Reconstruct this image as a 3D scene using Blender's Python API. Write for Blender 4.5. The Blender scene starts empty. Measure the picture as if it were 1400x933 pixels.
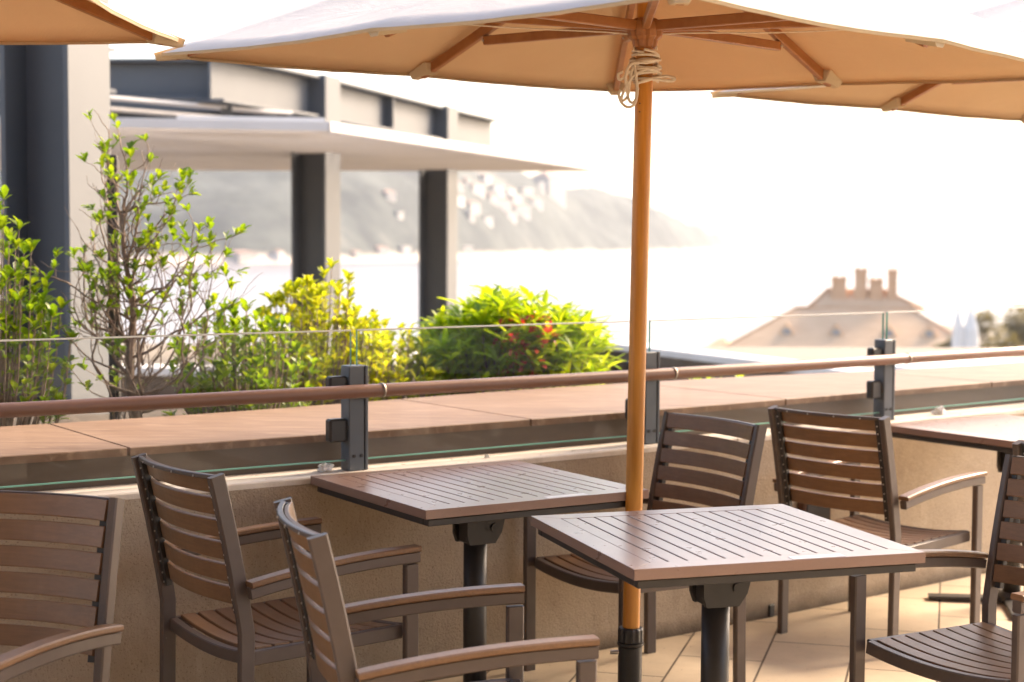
import bpy, bmesh, math, random
from mathutils import Vector, Matrix, noise
R = math.radians
random.seed(7)
scene = bpy.context.scene
COL = scene.collection

# ------------------------------------------------------------------ camera
F_PX, PITCH, ROLL, CAM_H = 2235.8, R(3.518), R(0.312), 1.514
fw = Vector((0, math.cos(PITCH), -math.sin(PITCH)))
_rt = Vector((1, 0, 0)); _up = Vector((0, math.sin(PITCH), math.cos(PITCH)))
rt = _rt * math.cos(ROLL) + _up * math.sin(ROLL)
up = -_rt * math.sin(ROLL) + _up * math.cos(ROLL)
cam_d = bpy.data.cameras.new('camera'); cam = bpy.data.objects.new('camera', cam_d)
COL.objects.link(cam); scene.camera = cam
cam.matrix_world = Matrix(((rt.x, up.x, -fw.x, 0), (rt.y, up.y, -fw.y, 0), (rt.z, up.z, -fw.z, CAM_H), (0, 0, 0, 1)))
cam_d.sensor_width = 36; cam_d.lens = F_PX / 1400 * 36
cam_d.clip_start = 0.05; cam_d.clip_end = 20000
cam_d.dof.use_dof = True; cam_d.dof.focus_distance = 4.55; cam_d.dof.aperture_fstop = 3.0; cam_d.dof.aperture_blades = 9

def at(u, v, Y):
    """surveyed point: direction through photograph position (u,v) at ground distance Y"""
    d = fw + rt * ((u - 700) / F_PX) + up * ((466.5 - v) / F_PX)
    return Vector((0, 0, CAM_H)) + d * (Y / d.y)

# ------------------------------------------------------------------ materials
def new_mat(name):
    m = bpy.data.materials.new(name); m.use_nodes = True
    nt = m.node_tree; nt.nodes.clear()
    out = nt.nodes.new('ShaderNodeOutputMaterial')
    return m, nt, out
def N(nt, t, **kw):
    n = nt.nodes.new(t)
    for k, v in kw.items():
        if k in n.inputs: n.inputs[k].default_value = v
        else: setattr(n, k, v)
    return n
def mixc(nt, fac, a, b, typ='MIX'):
    n = nt.nodes.new('ShaderNodeMix'); n.data_type = 'RGBA'; n.blend_type = typ
    for i, x in ((0, fac), (6, a), (7, b)):
        if hasattr(x, 'links') or hasattr(x, 'is_linked'): nt.links.new(x, n.inputs[i])
        else: n.inputs[i].default_value = x if i == 0 else (*x, 1)
    return n.outputs[2]
def noise_n(nt, scale, detail=4, rough=.55, vec=None, dist=0):
    n = N(nt, 'ShaderNodeTexNoise'); n.inputs['Scale'].default_value = scale; n.inputs['Detail'].default_value = detail
    n.inputs['Roughness'].default_value = rough; n.inputs['Distortion'].default_value = dist
    if vec is not None: nt.links.new(vec, n.inputs['Vector'])
    return n.outputs['Fac']
def ramp(nt, src, a, b):
    n = N(nt, 'ShaderNodeMapRange'); n.inputs[1].default_value = a; n.inputs[2].default_value = b
    nt.links.new(src, n.inputs[0]); return n.outputs[0]
def coords(nt, kind='Object', scale=(1, 1, 1), rot=(0, 0, 0)):
    tc = N(nt, 'ShaderNodeTexCoord'); mp = N(nt, 'ShaderNodeMapping')
    mp.inputs['Scale'].default_value = scale; mp.inputs['Rotation'].default_value = rot
    nt.links.new(tc.outputs[kind], mp.inputs['Vector']); return mp.outputs['Vector']
def bump(nt, src, strength, dist, bsdf):
    b = N(nt, 'ShaderNodeBump'); b.inputs['Strength'].default_value = strength; b.inputs['Distance'].default_value = dist
    nt.links.new(src, b.inputs['Height']); nt.links.new(b.outputs['Normal'], bsdf.inputs['Normal'])
def surf(name, c1, c2=None, scale=6, rough=.5, rough2=None, stretch=(1, 1, 1), bmp=0, bscale=None, bdist=.004, metallic=0, rand=0.0, spec=.5, fleck=None, kind='Object', grain=0):
    m, nt, out = new_mat(name)
    b = N(nt, 'ShaderNodeBsdfPrincipled'); nt.links.new(b.outputs[0], out.inputs[0])
    b.inputs['Metallic'].default_value = metallic; b.inputs['Specular IOR Level'].default_value = spec
    v = coords(nt, kind, stretch)
    f = ramp(nt, noise_n(nt, scale, 6, .6, v), .3, .7)
    col = mixc(nt, f, c1, c2 or c1)
    if grain:
        oi0 = N(nt, 'ShaderNodeObjectInfo'); va = N(nt, 'ShaderNodeVectorMath', operation='ADD'); nt.links.new(coords(nt, kind, (26, 1.3, 26)), va.inputs[0])
        sc = N(nt, 'ShaderNodeVectorMath', operation='SCALE'); sc.inputs['Scale'].default_value = 40; sc.inputs[0].default_value = (1, 1, 1)
        nt.links.new(oi0.outputs['Random'], sc.inputs['Scale']); nt.links.new(sc.outputs[0], va.inputs[1])
        mg = N(nt, 'ShaderNodeMath', operation='MULTIPLY'); mg.inputs[1].default_value = grain; nt.links.new(ramp(nt, noise_n(nt, 5, 6, .7, va.outputs[0]), .35, .65), mg.inputs[0])
        col = mixc(nt, mg.outputs[0], col, tuple(x*.60 for x in c1))
        wn = ramp(nt, noise_n(nt, 1.7, 7, .75, va.outputs[0]), .60, .80); mg2 = N(nt, 'ShaderNodeMath', operation='MULTIPLY'); mg2.inputs[1].default_value = grain*.9; nt.links.new(wn, mg2.inputs[0])
        col = mixc(nt, mg2.outputs[0], col, tuple(min(1, x*1.7) for x in c2))
    if fleck:
        ff = ramp(nt, noise_n(nt, fleck[1], 2, .5, v), fleck[2], fleck[2] + .05)
        col = mixc(nt, ff, col, fleck[0])
    if rand:
        oi = N(nt, 'ShaderNodeObjectInfo'); h = N(nt, 'ShaderNodeHueSaturation')
        mr = N(nt, 'ShaderNodeMapRange'); mr.inputs[3].default_value = 1 - rand; mr.inputs[4].default_value = 1 + rand
        nt.links.new(oi.outputs['Random'], mr.inputs[0]); nt.links.new(mr.outputs[0], h.inputs['Value'])
        nt.links.new(col, h.inputs['Color']); col = h.outputs[0]
    nt.links.new(col, b.inputs['Base Color'])
    if rough2 is not None:
        mr = N(nt, 'ShaderNodeMapRange'); mr.inputs[3].default_value = rough; mr.inputs[4].default_value = rough2
        nt.links.new(noise_n(nt, scale * 2.3, 5, .6, v), mr.inputs[0]); nt.links.new(mr.outputs[0], b.inputs['Roughness'])
    else: b.inputs['Roughness'].default_value = rough
    if bmp: bump(nt, noise_n(nt, bscale or scale * 4, 6, .65, v), bmp, bdist, b)
    return m

M = {}
M['slat'] = surf('brown_composite_slat', (.190, .097, .043), (.232, .122, .058), 9, .36, .50, (1, 1, 1), .10, 220, .0006, rand=.09, grain=.45)
M['table'] = surf('brown_table_composite', (.250, .150, .108), (.280, .172, .126), 7, .26, .30, (1, 1, 1), .03, 160, .0004, rand=.05, grain=.14)
M['frame'] = surf('taupe_powder_coat', (.082, .058, .046), (.102, .074, .060), 12, .36, .50, bmp=.05, bscale=300, bdist=.0004, fleck=((.38, .34, .31), 70, .77))
M['dark_metal'] = surf('charcoal_metal', (.022, .019, .017), (.034, .030, .027), 10, .36, .5, bmp=.06, bscale=150, bdist=.0005)
M['black_plastic'] = surf('black_plastic', (.012, .011, .010), (.02, .018, .017), 14, .35, .5)
M['screw'] = surf('worn_steel', (.45, .42, .38), (.6, .56, .5), 30, .35, metallic=.6)
M['post'] = surf('blue_grey_metal', (.085, .105, .125), (.115, .135, .155), 8, .40, .5, bmp=.05, bscale=200, bdist=.0004)
M['rail'] = surf('brown_handrail', (.190, .092, .058), (.225, .115, .075), 5, .36, .48, (1, 1, 1))
M['steel_ring'] = surf('dull_steel', (.22, .18, .15), (.30, .25, .21), 20, .4, metallic=.8)
M['wood'] = surf('varnished_umbrella_wood', (.42, .150, .014), (.64, .28, .042), 5, .30, .42, (9, 9, .6), .05, 30, .0008)
M['wood_rib'] = surf('umbrella_rib_wood', (.26, .095, .026), (.34, .14, .045), 6, .38, .5, (3, 3, 3))
M['cord'] = surf('cream_cord', (.62, .54, .43), (.74, .66, .54), 90, .8, bmp=.4, bscale=400, bdist=.001)
M['soil'] = surf('planting_soil', (.05, .035, .022), (.10, .07, .045), 9, .95, bmp=.8, bscale=30, bdist=.02)
M['white_stone'] = surf('white_coping', (.66, .63, .60), (.78, .75, .72), 3, .7)
M['white_paint'] = surf('white_paint', (.74, .73, .71), (.82, .80, .78), 2, .5)
M['grey_steel'] = surf('painted_grey_steel', (.085, .094, .106), (.105, .114, .126), .8, .45, .55)
M['pale_panel'] = surf('pale_louvre', (.62, .60, .58), (.70, .68, .66), 1.2, .55)
M['bark'] = surf('grey_brown_bark', (.17, .120, .090), (.30, .225, .175), 40, .9, bmp=.5, bscale=80, bdist=.003)
M['stake'] = surf('dark_stake', (.030, .024, .022), (.045, .037, .034), 12, .7)
M['tissue'] = surf('white_tissue', (.78, .76, .72), (.85, .83, .8), 40, .9)
M['plate'] = surf('pale_label_plate', (.72, .68, .64), (.80, .77, .73), 20, .35)
M['vent'] = surf('rusty_brown_box', (.10, .045, .022), (.13, .062, .034), 15, .6)
M['tile_roof'] = surf('haze_paled_tile_roof', (.56, .36, .22), (.70, .48, .31), .5, .85, stretch=(1, 6, 1))  # haze and flare glow put into the paler, warmer tile colour
M['stone_wall'] = surf('pale_granite', (.27, .19, .125), (.35, .26, .18), .4, .85)
M['chimney'] = surf('chimney_brick', (.56, .34, .20), (.64, .43, .28), .8, .9)
M['window'] = surf('dark_window', (.03, .035, .04), (.05, .055, .06), 1, .2)
M['hill'] = None
M['villa'] = surf('white_villa', (.36, .345, .33), (.48, .46, .44), .05, .7, rand=.35)
M['villa_roof'] = surf('terracotta_villa_roof', (.20, .12, .09), (.30, .20, .16), .05, .8, rand=.3)
M['villa_window'] = surf('grey_villa_window', (.22, .23, .25), (.30, .31, .33), 1, .3)
M['land'] = surf('pale_ground', (.20, .165, .13), (.27, .23, .18), .05, .9)

def concrete():
    m, nt, out = new_mat('rough_cast_concrete')
    b = N(nt, 'ShaderNodeBsdfPrincipled'); nt.links.new(b.outputs[0], out.inputs[0])
    v = coords(nt, 'Object')
    v2 = coords(nt, 'Object', (4, 4, 1.6))
    c = mixc(nt, ramp(nt, noise_n(nt, 2.2, 8, .65, v), .3, .7), (.40, .315, .225), (.50, .405, .30))
    c = mixc(nt, ramp(nt, noise_n(nt, 1.6, 7, .75, v2), .56, .86), c, (.62, .53, .43))        # lime runs down the face
    c = mixc(nt, ramp(nt, noise_n(nt, 1.1, 7, .75, v2), .55, .9), c, (.27, .205, .145))       # damp stains
    c = mixc(nt, ramp(nt, noise_n(nt, 170, 3, .6, v), .60, .68), c, (.24, .18, .13))          # fine grit
    g = N(nt, 'ShaderNodeNewGeometry'); sx = N(nt, 'ShaderNodeSeparateXYZ'); nt.links.new(g.outputs['Position'], sx.inputs[0])
    ad = N(nt, 'ShaderNodeMath', operation='MULTIPLY_ADD'); ad.inputs[1].default_value = -.09; nt.links.new(noise_n(nt, 5, 6, .7, v), ad.inputs[0]); nt.links.new(sx.outputs['Z'], ad.inputs[2])
    gm = N(nt, 'ShaderNodeMapRange'); gm.inputs[1].default_value = .03; gm.inputs[2].default_value = -.04; nt.links.new(ad.outputs[0], gm.inputs[0])
    c = mixc(nt, gm.outputs[0], c, (.13, .095, .065))          # splashed grime along the floor
    nt.links.new(c, b.inputs['Base Color']); b.inputs['Roughness'].default_value = .9
    mx = N(nt, 'ShaderNodeMath', operation='ADD')
    nt.links.new(noise_n(nt, 120, 4, .7, v), mx.inputs[0]); nt.links.new(noise_n(nt, 14, 5, .6, v), mx.inputs[1])
    bump(nt, mx.outputs[0], .9, .009, b)
    return m
M['concrete'] = concrete()
M['ledge'] = surf('sunlit_pale_mortar_ledge', (.62, .55, .46), (.76, .69, .60), 5, .9, bmp=.5, bscale=70, bdist=.004, fleck=((.30, .24, .18), 26, .68))  # pale mortar, lightened further to carry the sunlit brightness of the top
def granite():
    m, nt, out = new_mat('brown_streaked_stone')
    b = N(nt, 'ShaderNodeBsdfPrincipled'); nt.links.new(b.outputs[0], out.inputs[0])
    v = coords(nt, 'Object', (1.0, 6.0, 3), (0, 0, R(-37)))
    c = mixc(nt, ramp(nt, noise_n(nt, 1.5, 7, .6, v, .6), .3, .72), (.165, .096, .062), (.255, .160, .108))
    c = mixc(nt, ramp(nt, noise_n(nt, 5, 6, .65, v, .4), .52, .7), c, (.31, .205, .142))
    nt.links.new(c, b.inputs['Base Color']); b.inputs['Roughness'].default_value = .62; b.inputs['Specular IOR Level'].default_value = .3
    bump(nt, noise_n(nt, 12, 5, .6, v), .1, .003, b)
    return m
M['granite'] = granite()
M['granite_dark'] = surf('dark_stone_riser', (.085, .058, .040), (.120, .084, .060), 3, .45, .6, (1, 1, 4), .1, 20, .002)
def floor_mat():
    m, nt, out = new_mat('beige_stone_tiles')
    b = N(nt, 'ShaderNodeBsdfPrincipled'); nt.links.new(b.outputs[0], out.inputs[0])
    tc = N(nt, 'ShaderNodeTexCoord'); mp = N(nt, 'ShaderNodeMapping'); mp.vector_type = 'POINT'
    mp.inputs['Rotation'].default_value = (0, 0, R(-75)); mp.inputs['Location'].default_value = FLOOR_OFF
    nt.links.new(tc.outputs['Object'], mp.inputs['Vector'])
    br = N(nt, 'ShaderNodeTexBrick'); nt.links.new(mp.outputs[0], br.inputs['Vector'])
    br.offset = .5; br.squash = 1
    br.inputs['Scale'].default_value = 1; br.inputs['Brick Width'].default_value = .62; br.inputs['Row Height'].default_value = .305
    br.inputs['Mortar Size'].default_value = .0042; br.inputs['Mortar Smooth'].default_value = .1
    br.inputs['Color1'].default_value = (.60, .485, .345, 1); br.inputs['Color2'].default_value = (.68, .555, .40, 1); br.inputs['Mortar'].default_value = (.12, .085, .055, 1)
    v = coords(nt, 'Object')
    c = mixc(nt, .55, br.outputs['Color'], mixc(nt, ramp(nt, noise_n(nt, 4, 7, .65, v), .3, .7), (.62, .60, .58), (1, .98, .95)), 'MULTIPLY')
    c = mixc(nt, ramp(nt, noise_n(nt, 60, 3, .5, v), .68, .72), c, (.28, .20, .13))
    nt.links.new(c, b.inputs['Base Color'])
    mr = N(nt, 'ShaderNodeMapRange'); mr.inputs[3].default_value = .35; mr.inputs[4].default_value = .62
    nt.links.new(noise_n(nt, 6, 5, .6, v), mr.inputs[0]); nt.links.new(mr.outputs[0], b.inputs['Roughness'])
    iv = N(nt, 'ShaderNodeMath', operation='SUBTRACT'); iv.inputs[0].default_value = 1; nt.links.new(br.outputs['Fac'], iv.inputs[1])
    bump(nt, iv.outputs[0], .5, .003, b)
    return m
FLOOR_OFF = (.022, -.017, 0)
M['floor'] = floor_mat()
def glass(name, tint, refl_rough=.0, blend=1.0):
    m, nt, out = new_mat(name)
    tr = N(nt, 'ShaderNodeBsdfTransparent'); tr.inputs[0].default_value = (*tint, 1)
    gl = N(nt, 'ShaderNodeBsdfGlossy'); gl.inputs['Roughness'].default_value = refl_rough; gl.inputs[0].default_value = (1, 1, 1, 1)
    lw = N(nt, 'ShaderNodeLayerWeight'); lw.inputs[0].default_value = .5
    pw = N(nt, 'ShaderNodeMath', operation='POWER'); pw.inputs[1].default_value = 5; nt.links.new(lw.outputs['Facing'], pw.inputs[0])
    mu = N(nt, 'ShaderNodeMath', operation='MULTIPLY_ADD'); mu.inputs[1].default_value = .9*blend; mu.inputs[2].default_value = .04*blend; nt.links.new(pw.outputs[0], mu.inputs[0])
    mx = N(nt, 'ShaderNodeMixShader'); nt.links.new(mu.outputs[0], mx.inputs[0]); nt.links.new(tr.outputs[0], mx.inputs[1]); nt.links.new(gl.outputs[0], mx.inputs[2])
    nt.links.new(mx.outputs[0], out.inputs[0]); return m
M['glass'] = glass('clear_railing_glass', (.985, .99, .985), 0, .22)
M['glass_edge'] = surf('green_glass_edge', (.17, .42, .33), (.21, .48, .38), 4, .2)
M['glass_edge_top'] = surf('glass_edge_glint', (.72, .74, .71), (.80, .82, .79), 4, .15)  # line of refracted light on the top edge, put into a pale colour
def canopy(name='beige_parasol_fabric', ca=(.58, .49, .345), cb=(.62, .53, .38), tr=.26):
    m, nt, out = new_mat(name)
    v = coords(nt, 'Object')
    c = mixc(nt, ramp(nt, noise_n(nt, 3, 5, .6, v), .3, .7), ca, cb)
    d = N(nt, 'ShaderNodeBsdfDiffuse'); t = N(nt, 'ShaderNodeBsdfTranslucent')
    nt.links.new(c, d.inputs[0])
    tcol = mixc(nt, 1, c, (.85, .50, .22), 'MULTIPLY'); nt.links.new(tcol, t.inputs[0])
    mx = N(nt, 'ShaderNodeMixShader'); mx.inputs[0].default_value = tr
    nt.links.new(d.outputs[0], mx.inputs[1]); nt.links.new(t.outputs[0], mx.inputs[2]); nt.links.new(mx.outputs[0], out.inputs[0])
    wv = N(nt, 'ShaderNodeTexWave'); wv.inputs['Scale'].default_value = 260; nt.links.new(v, wv.inputs['Vector'])
    b = N(nt, 'ShaderNodeBump'); b.inputs['Strength'].default_value = .5; b.inputs['Distance'].default_value = .012
    nt.links.new(noise_n(nt, 5, 6, .6, v, 1.2), b.inputs['Height']); nt.links.new(b.outputs[0], d.inputs['Normal'])
    return m
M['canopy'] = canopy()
M['canopy_top'] = canopy('sunlit_parasol_top', (.80, .77, .72), (.85, .82, .77), .25)  # lit copy of the same cloth, the top's brightness put into its colour
def leaf(name, a, b_, c_, trans=.55):
    m, nt, out = new_mat(name)
    g = N(nt, 'ShaderNodeNewGeometry'); cr = N(nt, 'ShaderNodeValToRGB')
    cr.color_ramp.elements[0].color = (*a, 1); cr.color_ramp.elements[1].color = (*c_, 1)
    e = cr.color_ramp.elements.new(.5); e.color = (*b_, 1)
    nt.links.new(g.outputs['Random Per Island'], cr.inputs[0])
    p = N(nt, 'ShaderNodeBsdfPrincipled'); p.inputs['Roughness'].default_value = .38
    nt.links.new(cr.outputs[0], p.inputs['Base Color'])
    t = N(nt, 'ShaderNodeBsdfTranslucent'); tc = mixc(nt, 1, cr.outputs[0], (2.0, 1.8, .7), 'MULTIPLY'); nt.links.new(tc, t.inputs[0])
    mx = N(nt, 'ShaderNodeMixShader'); mx.inputs[0].default_value = trans
    nt.links.new(p.outputs[0], mx.inputs[1]); nt.links.new(t.outputs[0], mx.inputs[2]); nt.links.new(mx.outputs[0], out.inputs[0])
    return m
M['leaf_green'] = leaf('fresh_green_leaf', (.075, .150, .012), (.120, .205, .016), (.19, .26, .020))
M['leaf_mid'] = leaf('mid_green_leaf', (.050, .110, .014), (.105, .185, .016), (.19, .25, .020))
M['leaf_yellow'] = leaf('yellow_green_leaf', (.17, .24, .018), (.29, .33, .026), (.42, .43, .05))
M['leaf_lime'] = leaf('lime_lance_leaf', (.15, .26, .018), (.25, .36, .022), (.37, .44, .03))
M['leaf_far'] = leaf('dark_far_leaf', (.075, .065, .022), (.12, .10, .035), (.16, .13, .05), .3)
M['flower'] = leaf('red_flower', (.42, .030, .045), (.50, .05, .06), (.55, .10, .09), .3)
def hill_mat():
    m, nt, out = new_mat('wooded_hillside')
    b = N(nt, 'ShaderNodeBsdfPrincipled'); nt.links.new(b.outputs[0], out.inputs[0]); b.inputs['Roughness'].default_value = .95
    v = coords(nt, 'Object')
    c = mixc(nt, ramp(nt, noise_n(nt, .012, 8, .7, v), .38, .62), (.006, .014, .018), (.070, .084, .078))
    c = mixc(nt, ramp(nt, noise_n(nt, .006, 6, .7, v), .60, .70), c, (.16, .15, .13))
    g = N(nt, 'ShaderNodeNewGeometry'); sx = N(nt, 'ShaderNodeSeparateXYZ'); nt.links.new(g.outputs['Position'], sx.inputs[0])
    ad = N(nt, 'ShaderNodeMath', operation='MULTIPLY_ADD'); ad.inputs[1].default_value = 12; nt.links.new(noise_n(nt, .02, 4, .6, v), ad.inputs[0]); nt.links.new(sx.outputs['Z'], ad.inputs[2])
    mr = N(nt, 'ShaderNodeMapRange'); mr.inputs[1].default_value = SEA_Z+13; mr.inputs[2].default_value = SEA_Z+8; nt.links.new(ad.outputs[0], mr.inputs[0])
    c = mixc(nt, mr.outputs[0], c, (.50, .42, .36))          # sandy shore and sea wall
    nt.links.new(c, b.inputs['Base Color']); return m
SEA_Z = -14.0
M['hill'] = hill_mat()
def water_mat():
    m, nt, out = new_mat('hazy_sea_water')
    b = N(nt, 'ShaderNodeBsdfPrincipled'); nt.links.new(b.outputs[0], out.inputs[0])
    v = coords(nt, 'Object', (1, .5, 1))
    nt.links.new(mixc(nt, noise_n(nt, .004, 4, .5, v), (.17, .145, .135), (.22, .185, .17)), b.inputs['Base Color'])
    b.inputs['Roughness'].default_value = .28
    bump(nt, noise_n(nt, .35, 6, .6, v), .5, .5, b); return m
M['water'] = water_mat()

# ------------------------------------------------------------------ mesh helpers
def mesh_obj(name, verts, faces, mat, parent=None, smooth=False, loc=None):
    me = bpy.data.meshes.new(name); me.from_pydata([tuple(v) for v in verts], [], faces); me.update()
    bm = bmesh.new(); bm.from_mesh(me); bmesh.ops.recalc_face_normals(bm, faces=bm.faces); bm.to_mesh(me); bm.free()
    mats = mat if isinstance(mat, (list, tuple)) else [mat]
    for m in mats: me.materials.append(m)
    if smooth:
        me.polygons.foreach_set('use_smooth', [True] * len(me.polygons))
    o = bpy.data.objects.new(name, me); COL.objects.link(o)
    if parent is not None: o.parent = parent
    if loc is not None: o.location = loc
    return o
def tag(o, label=None, cat=None, group=None, kind=None):
    for k, v in (('label', label), ('category', cat), ('group', group), ('kind', kind)):
        if v: o[k] = v
    return o
def empty(name, loc, rz=0, label=None, cat=None, group=None):
    o = bpy.data.objects.new(name, None); COL.objects.link(o); o.location = loc; o.rotation_euler = (0, 0, rz)
    o.empty_display_size = .1
    return tag(o, label, cat, group)
def copy_tree(o, parent=None):
    c = o.copy(); COL.objects.link(c)
    if parent is not None:
        c.parent = parent; c.matrix_parent_inverse = o.matrix_parent_inverse.copy()
    for ch in list(o.children): copy_tree(ch, c)
    return c

class MB:
    """collects shapes into one mesh"""
    def __init__(s): s.v = []; s.f = []
    def add(s, vs, fs):
        n = len(s.v); s.v += [Vector(v) for v in vs]; s.f += [tuple(i + n for i in f) for f in fs]; return s
    def box(s, lo, hi, ch=.0, M_=None):
        x0, y0, z0 = lo; x1, y1, z1 = hi
        if ch <= 0:
            vs = [(x, y, z) for z in (z0, z1) for x, y in ((x0, y0), (x1, y0), (x1, y1), (x0, y1))]
            fs = [(3, 2, 1, 0), (4, 5, 6, 7), (0, 1, 5, 4), (1, 2, 6, 5), (2, 3, 7, 6), (3, 0, 4, 7)]
        else:
            bm = bmesh.new(); bmesh.ops.create_cube(bm, size=1)
            for v in bm.verts: v.co = Vector(((x0 + x1) / 2 + v.co.x * (x1 - x0), (y0 + y1) / 2 + v.co.y * (y1 - y0), (z0 + z1) / 2 + v.co.z * (z1 - z0)))
            bmesh.ops.bevel(bm, geom=bm.edges[:], offset=ch, segments=1, affect='EDGES')
            bm.verts.index_update(); vs = [v.co.copy() for v in bm.verts]; fs = [[v.index for v in f.verts] for f in bm.faces]; bm.free()
        if M_ is not None: vs = [M_ @ Vector(v) for v in vs]
        return s.add(vs, fs)
    def sweep(s, path, side, a, b, ch=.002, caps=True, shift=(0, 0)):
        """rectangular section a (along side) x b (along the other normal), chamfered, swept along path"""
        P = [Vector(p) for p in path]; n = len(P); side = Vector(side)
        sec = [(-a/2+ch, -b/2), (a/2-ch, -b/2), (a/2, -b/2+ch), (a/2, b/2-ch), (a/2-ch, b/2), (-a/2+ch, b/2), (-a/2, b/2-ch), (-a/2, -b/2+ch)]
        vs = []
        for i in range(n):
            d1 = (P[i] - P[i-1]).normalized() if i else (P[1] - P[0]).normalized()
            d2 = (P[i+1] - P[i]).normalized() if i < n-1 else d1
            t = (d1 + d2).normalized(); k = 1 / max(.4, t.dot(d2))
            sd = (side - t * side.dot(t)).normalized(); nr = t.cross(sd)
            # mitre only across the bend
            for x, y in sec: vs.append(P[i] + sd * (x + shift[0]) + nr * ((y + shift[1]) * k))
        fs = []
        for i in range(n-1):
            for j in range(8):
                fs.append((i*8+j, i*8+(j+1) % 8, (i+1)*8+(j+1) % 8, (i+1)*8+j))
        if caps: fs += [tuple(range(7, -1, -1)), tuple((n-1)*8+j for j in range(8))]
        return s.add(vs, fs)
    def tube(s, path, rad, sides=10, caps=True):
        P = [Vector(p) for p in path]; n = len(P)
        r = rad if isinstance(rad, (list, tuple)) else [rad] * n
        vs = []; ref = None
        for i in range(n):
            t = (P[min(i+1, n-1)] - P[max(i-1, 0)]).normalized()
            if ref is None: ref = Vector((0, 0, 1)) if abs(t.z) < .9 else Vector((1, 0, 0))
            x = (ref - t * ref.dot(t)).normalized(); y = t.cross(x); ref = x
            for j in range(sides):
                a = 2*math.pi*j/sides; vs.append(P[i] + (x*math.cos(a) + y*math.sin(a)) * r[i])
        fs = [(i*sides+j, i*sides+(j+1) % sides, (i+1)*sides+(j+1) % sides, (i+1)*sides+j) for i in range(n-1) for j in range(sides)]
        if caps: fs += [tuple(range(sides-1, -1, -1)), tuple((n-1)*sides+j for j in range(sides))]
        return s.add(vs, fs)
    def lathe(s, prof, c=(0, 0, 0), sides=32, wob=None):
        vs = []
        for r, z in prof:
            for j in range(sides):
                a = 2*math.pi*j/sides; rr = r * (wob(j) if wob else 1)
                vs.append((c[0]+rr*math.cos(a), c[1]+rr*math.sin(a), c[2]+z))
        n = len(prof)
        fs = [(i*sides+j, i*sides+(j+1) % sides, (i+1)*sides+(j+1) % sides, (i+1)*sides+j) for i in range(n-1) for j in range(sides)]
        fs += [tuple(range(sides-1, -1, -1)), tuple((n-1)*sides+j for j in range(sides))]
        return s.add(vs, fs)
    def prism(s, poly, z0, z1):
        n = len(poly)
        vs = [(x, y, z0) for x, y in poly] + [(x, y, z1) for x, y in poly]
        fs = [tuple(range(n-1, -1, -1)), tuple(range(n, 2*n))] + [(i, (i+1) % n, n+(i+1) % n, n+i) for i in range(n)]
        return s.add(vs, fs)
    def xf(s, Mx): s.v = [Mx @ v for v in s.v]; return s
    def mark(s): s.m = getattr(s, 'm', []) + [len(s.f)]; return s
    def build(s, name, mat, parent=None, smooth=False):
        o = mesh_obj(name, s.v, s.f, mat, parent, smooth)
        for i, k in enumerate(getattr(s, 'm', [])):
            for p in o.data.polygons[k:]: p.material_index = i + 1
        return o

def catmull(pts, t):
    n = len(pts); i = min(max(int(math.floor(t)), 0), n-2); f = t - i
    p = [Vector(pts[min(max(k, 0), n-1)]) for k in (i-1, i, i+1, i+2)]
    if i == 0: p[0] = p[1]*2 - p[2]
    if i == n-2: p[3] = p[2]*2 - p[1]
    return .5*((2*p[1]) + (p[2]-p[0])*f + (2*p[0]-5*p[1]+4*p[2]-p[3])*f*f + (3*p[1]-p[0]-3*p[2]+p[3])*f**3)

# ------------------------------------------------------------------ the terrace edge (railing line measured on the ledge)
POST = [(-3.62, 3.42), (-2.56, 4.12), (-1.60, 4.742), (-.527, 5.465), (.52, 6.225), (1.622, 7.095), (2.74, 7.99), (3.87, 8.92), (5.0, 9.86)]
def line(t):
    p = catmull([(x, y, 0) for x, y in POST], t); q = catmull([(x, y, 0) for x, y in POST], min(t+.01, 7.999)); o = catmull([(x, y, 0) for x, y in POST], max(t-.01, 0))
    d = (q - o).normalized(); return p, Vector((-d.y, d.x, 0))
TS = [i*8/96 for i in range(97)]
def strip_solid(name, off0, off1, z0, z1, mat, parent=None, ts=TS, ch=.0):
    """a solid following the railing line between two offsets and two heights"""
    vs = []
    for t in ts:
        p, n = line(t)
        a = off0(t) if callable(off0) else off0; b = off1(t) if callable(off1) else off1
        if ch: sec = ((a, z0), (a, z1-ch), (a+ch, z1), (b-ch, z1), (b, z1-ch), (b, z0))
        else: sec = ((a, z0), (a, z1), (b, z1), (b, z0))
        for o, z in sec: vs.append((p.x+n.x*o, p.y+n.y*o, z))
    k = len(sec); fs = []
    for i in range(len(ts)-1):
        for j in range(k): fs.append((i*k+j, i*k+(j+1) % k, (i+1)*k+(j+1) % k, (i+1)*k+j))
    fs += [tuple(range(k)), tuple((len(ts)-1)*k+j for j in range(k-1, -1, -1))]
    return mesh_obj(name, vs, fs, mat, parent)

# terrace floor
poly = [(-9, -7), (12, -7)] + [(line(t)[0].x+line(t)[1].x*.02, line(t)[0].y+line(t)[1].y*.02) for t in reversed(TS)]
fl = MB().add([(x, y, 0) for x, y in poly], [tuple(range(len(poly)))]).build('terrace_floor', M['floor']); tag(fl, kind='structure')

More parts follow.
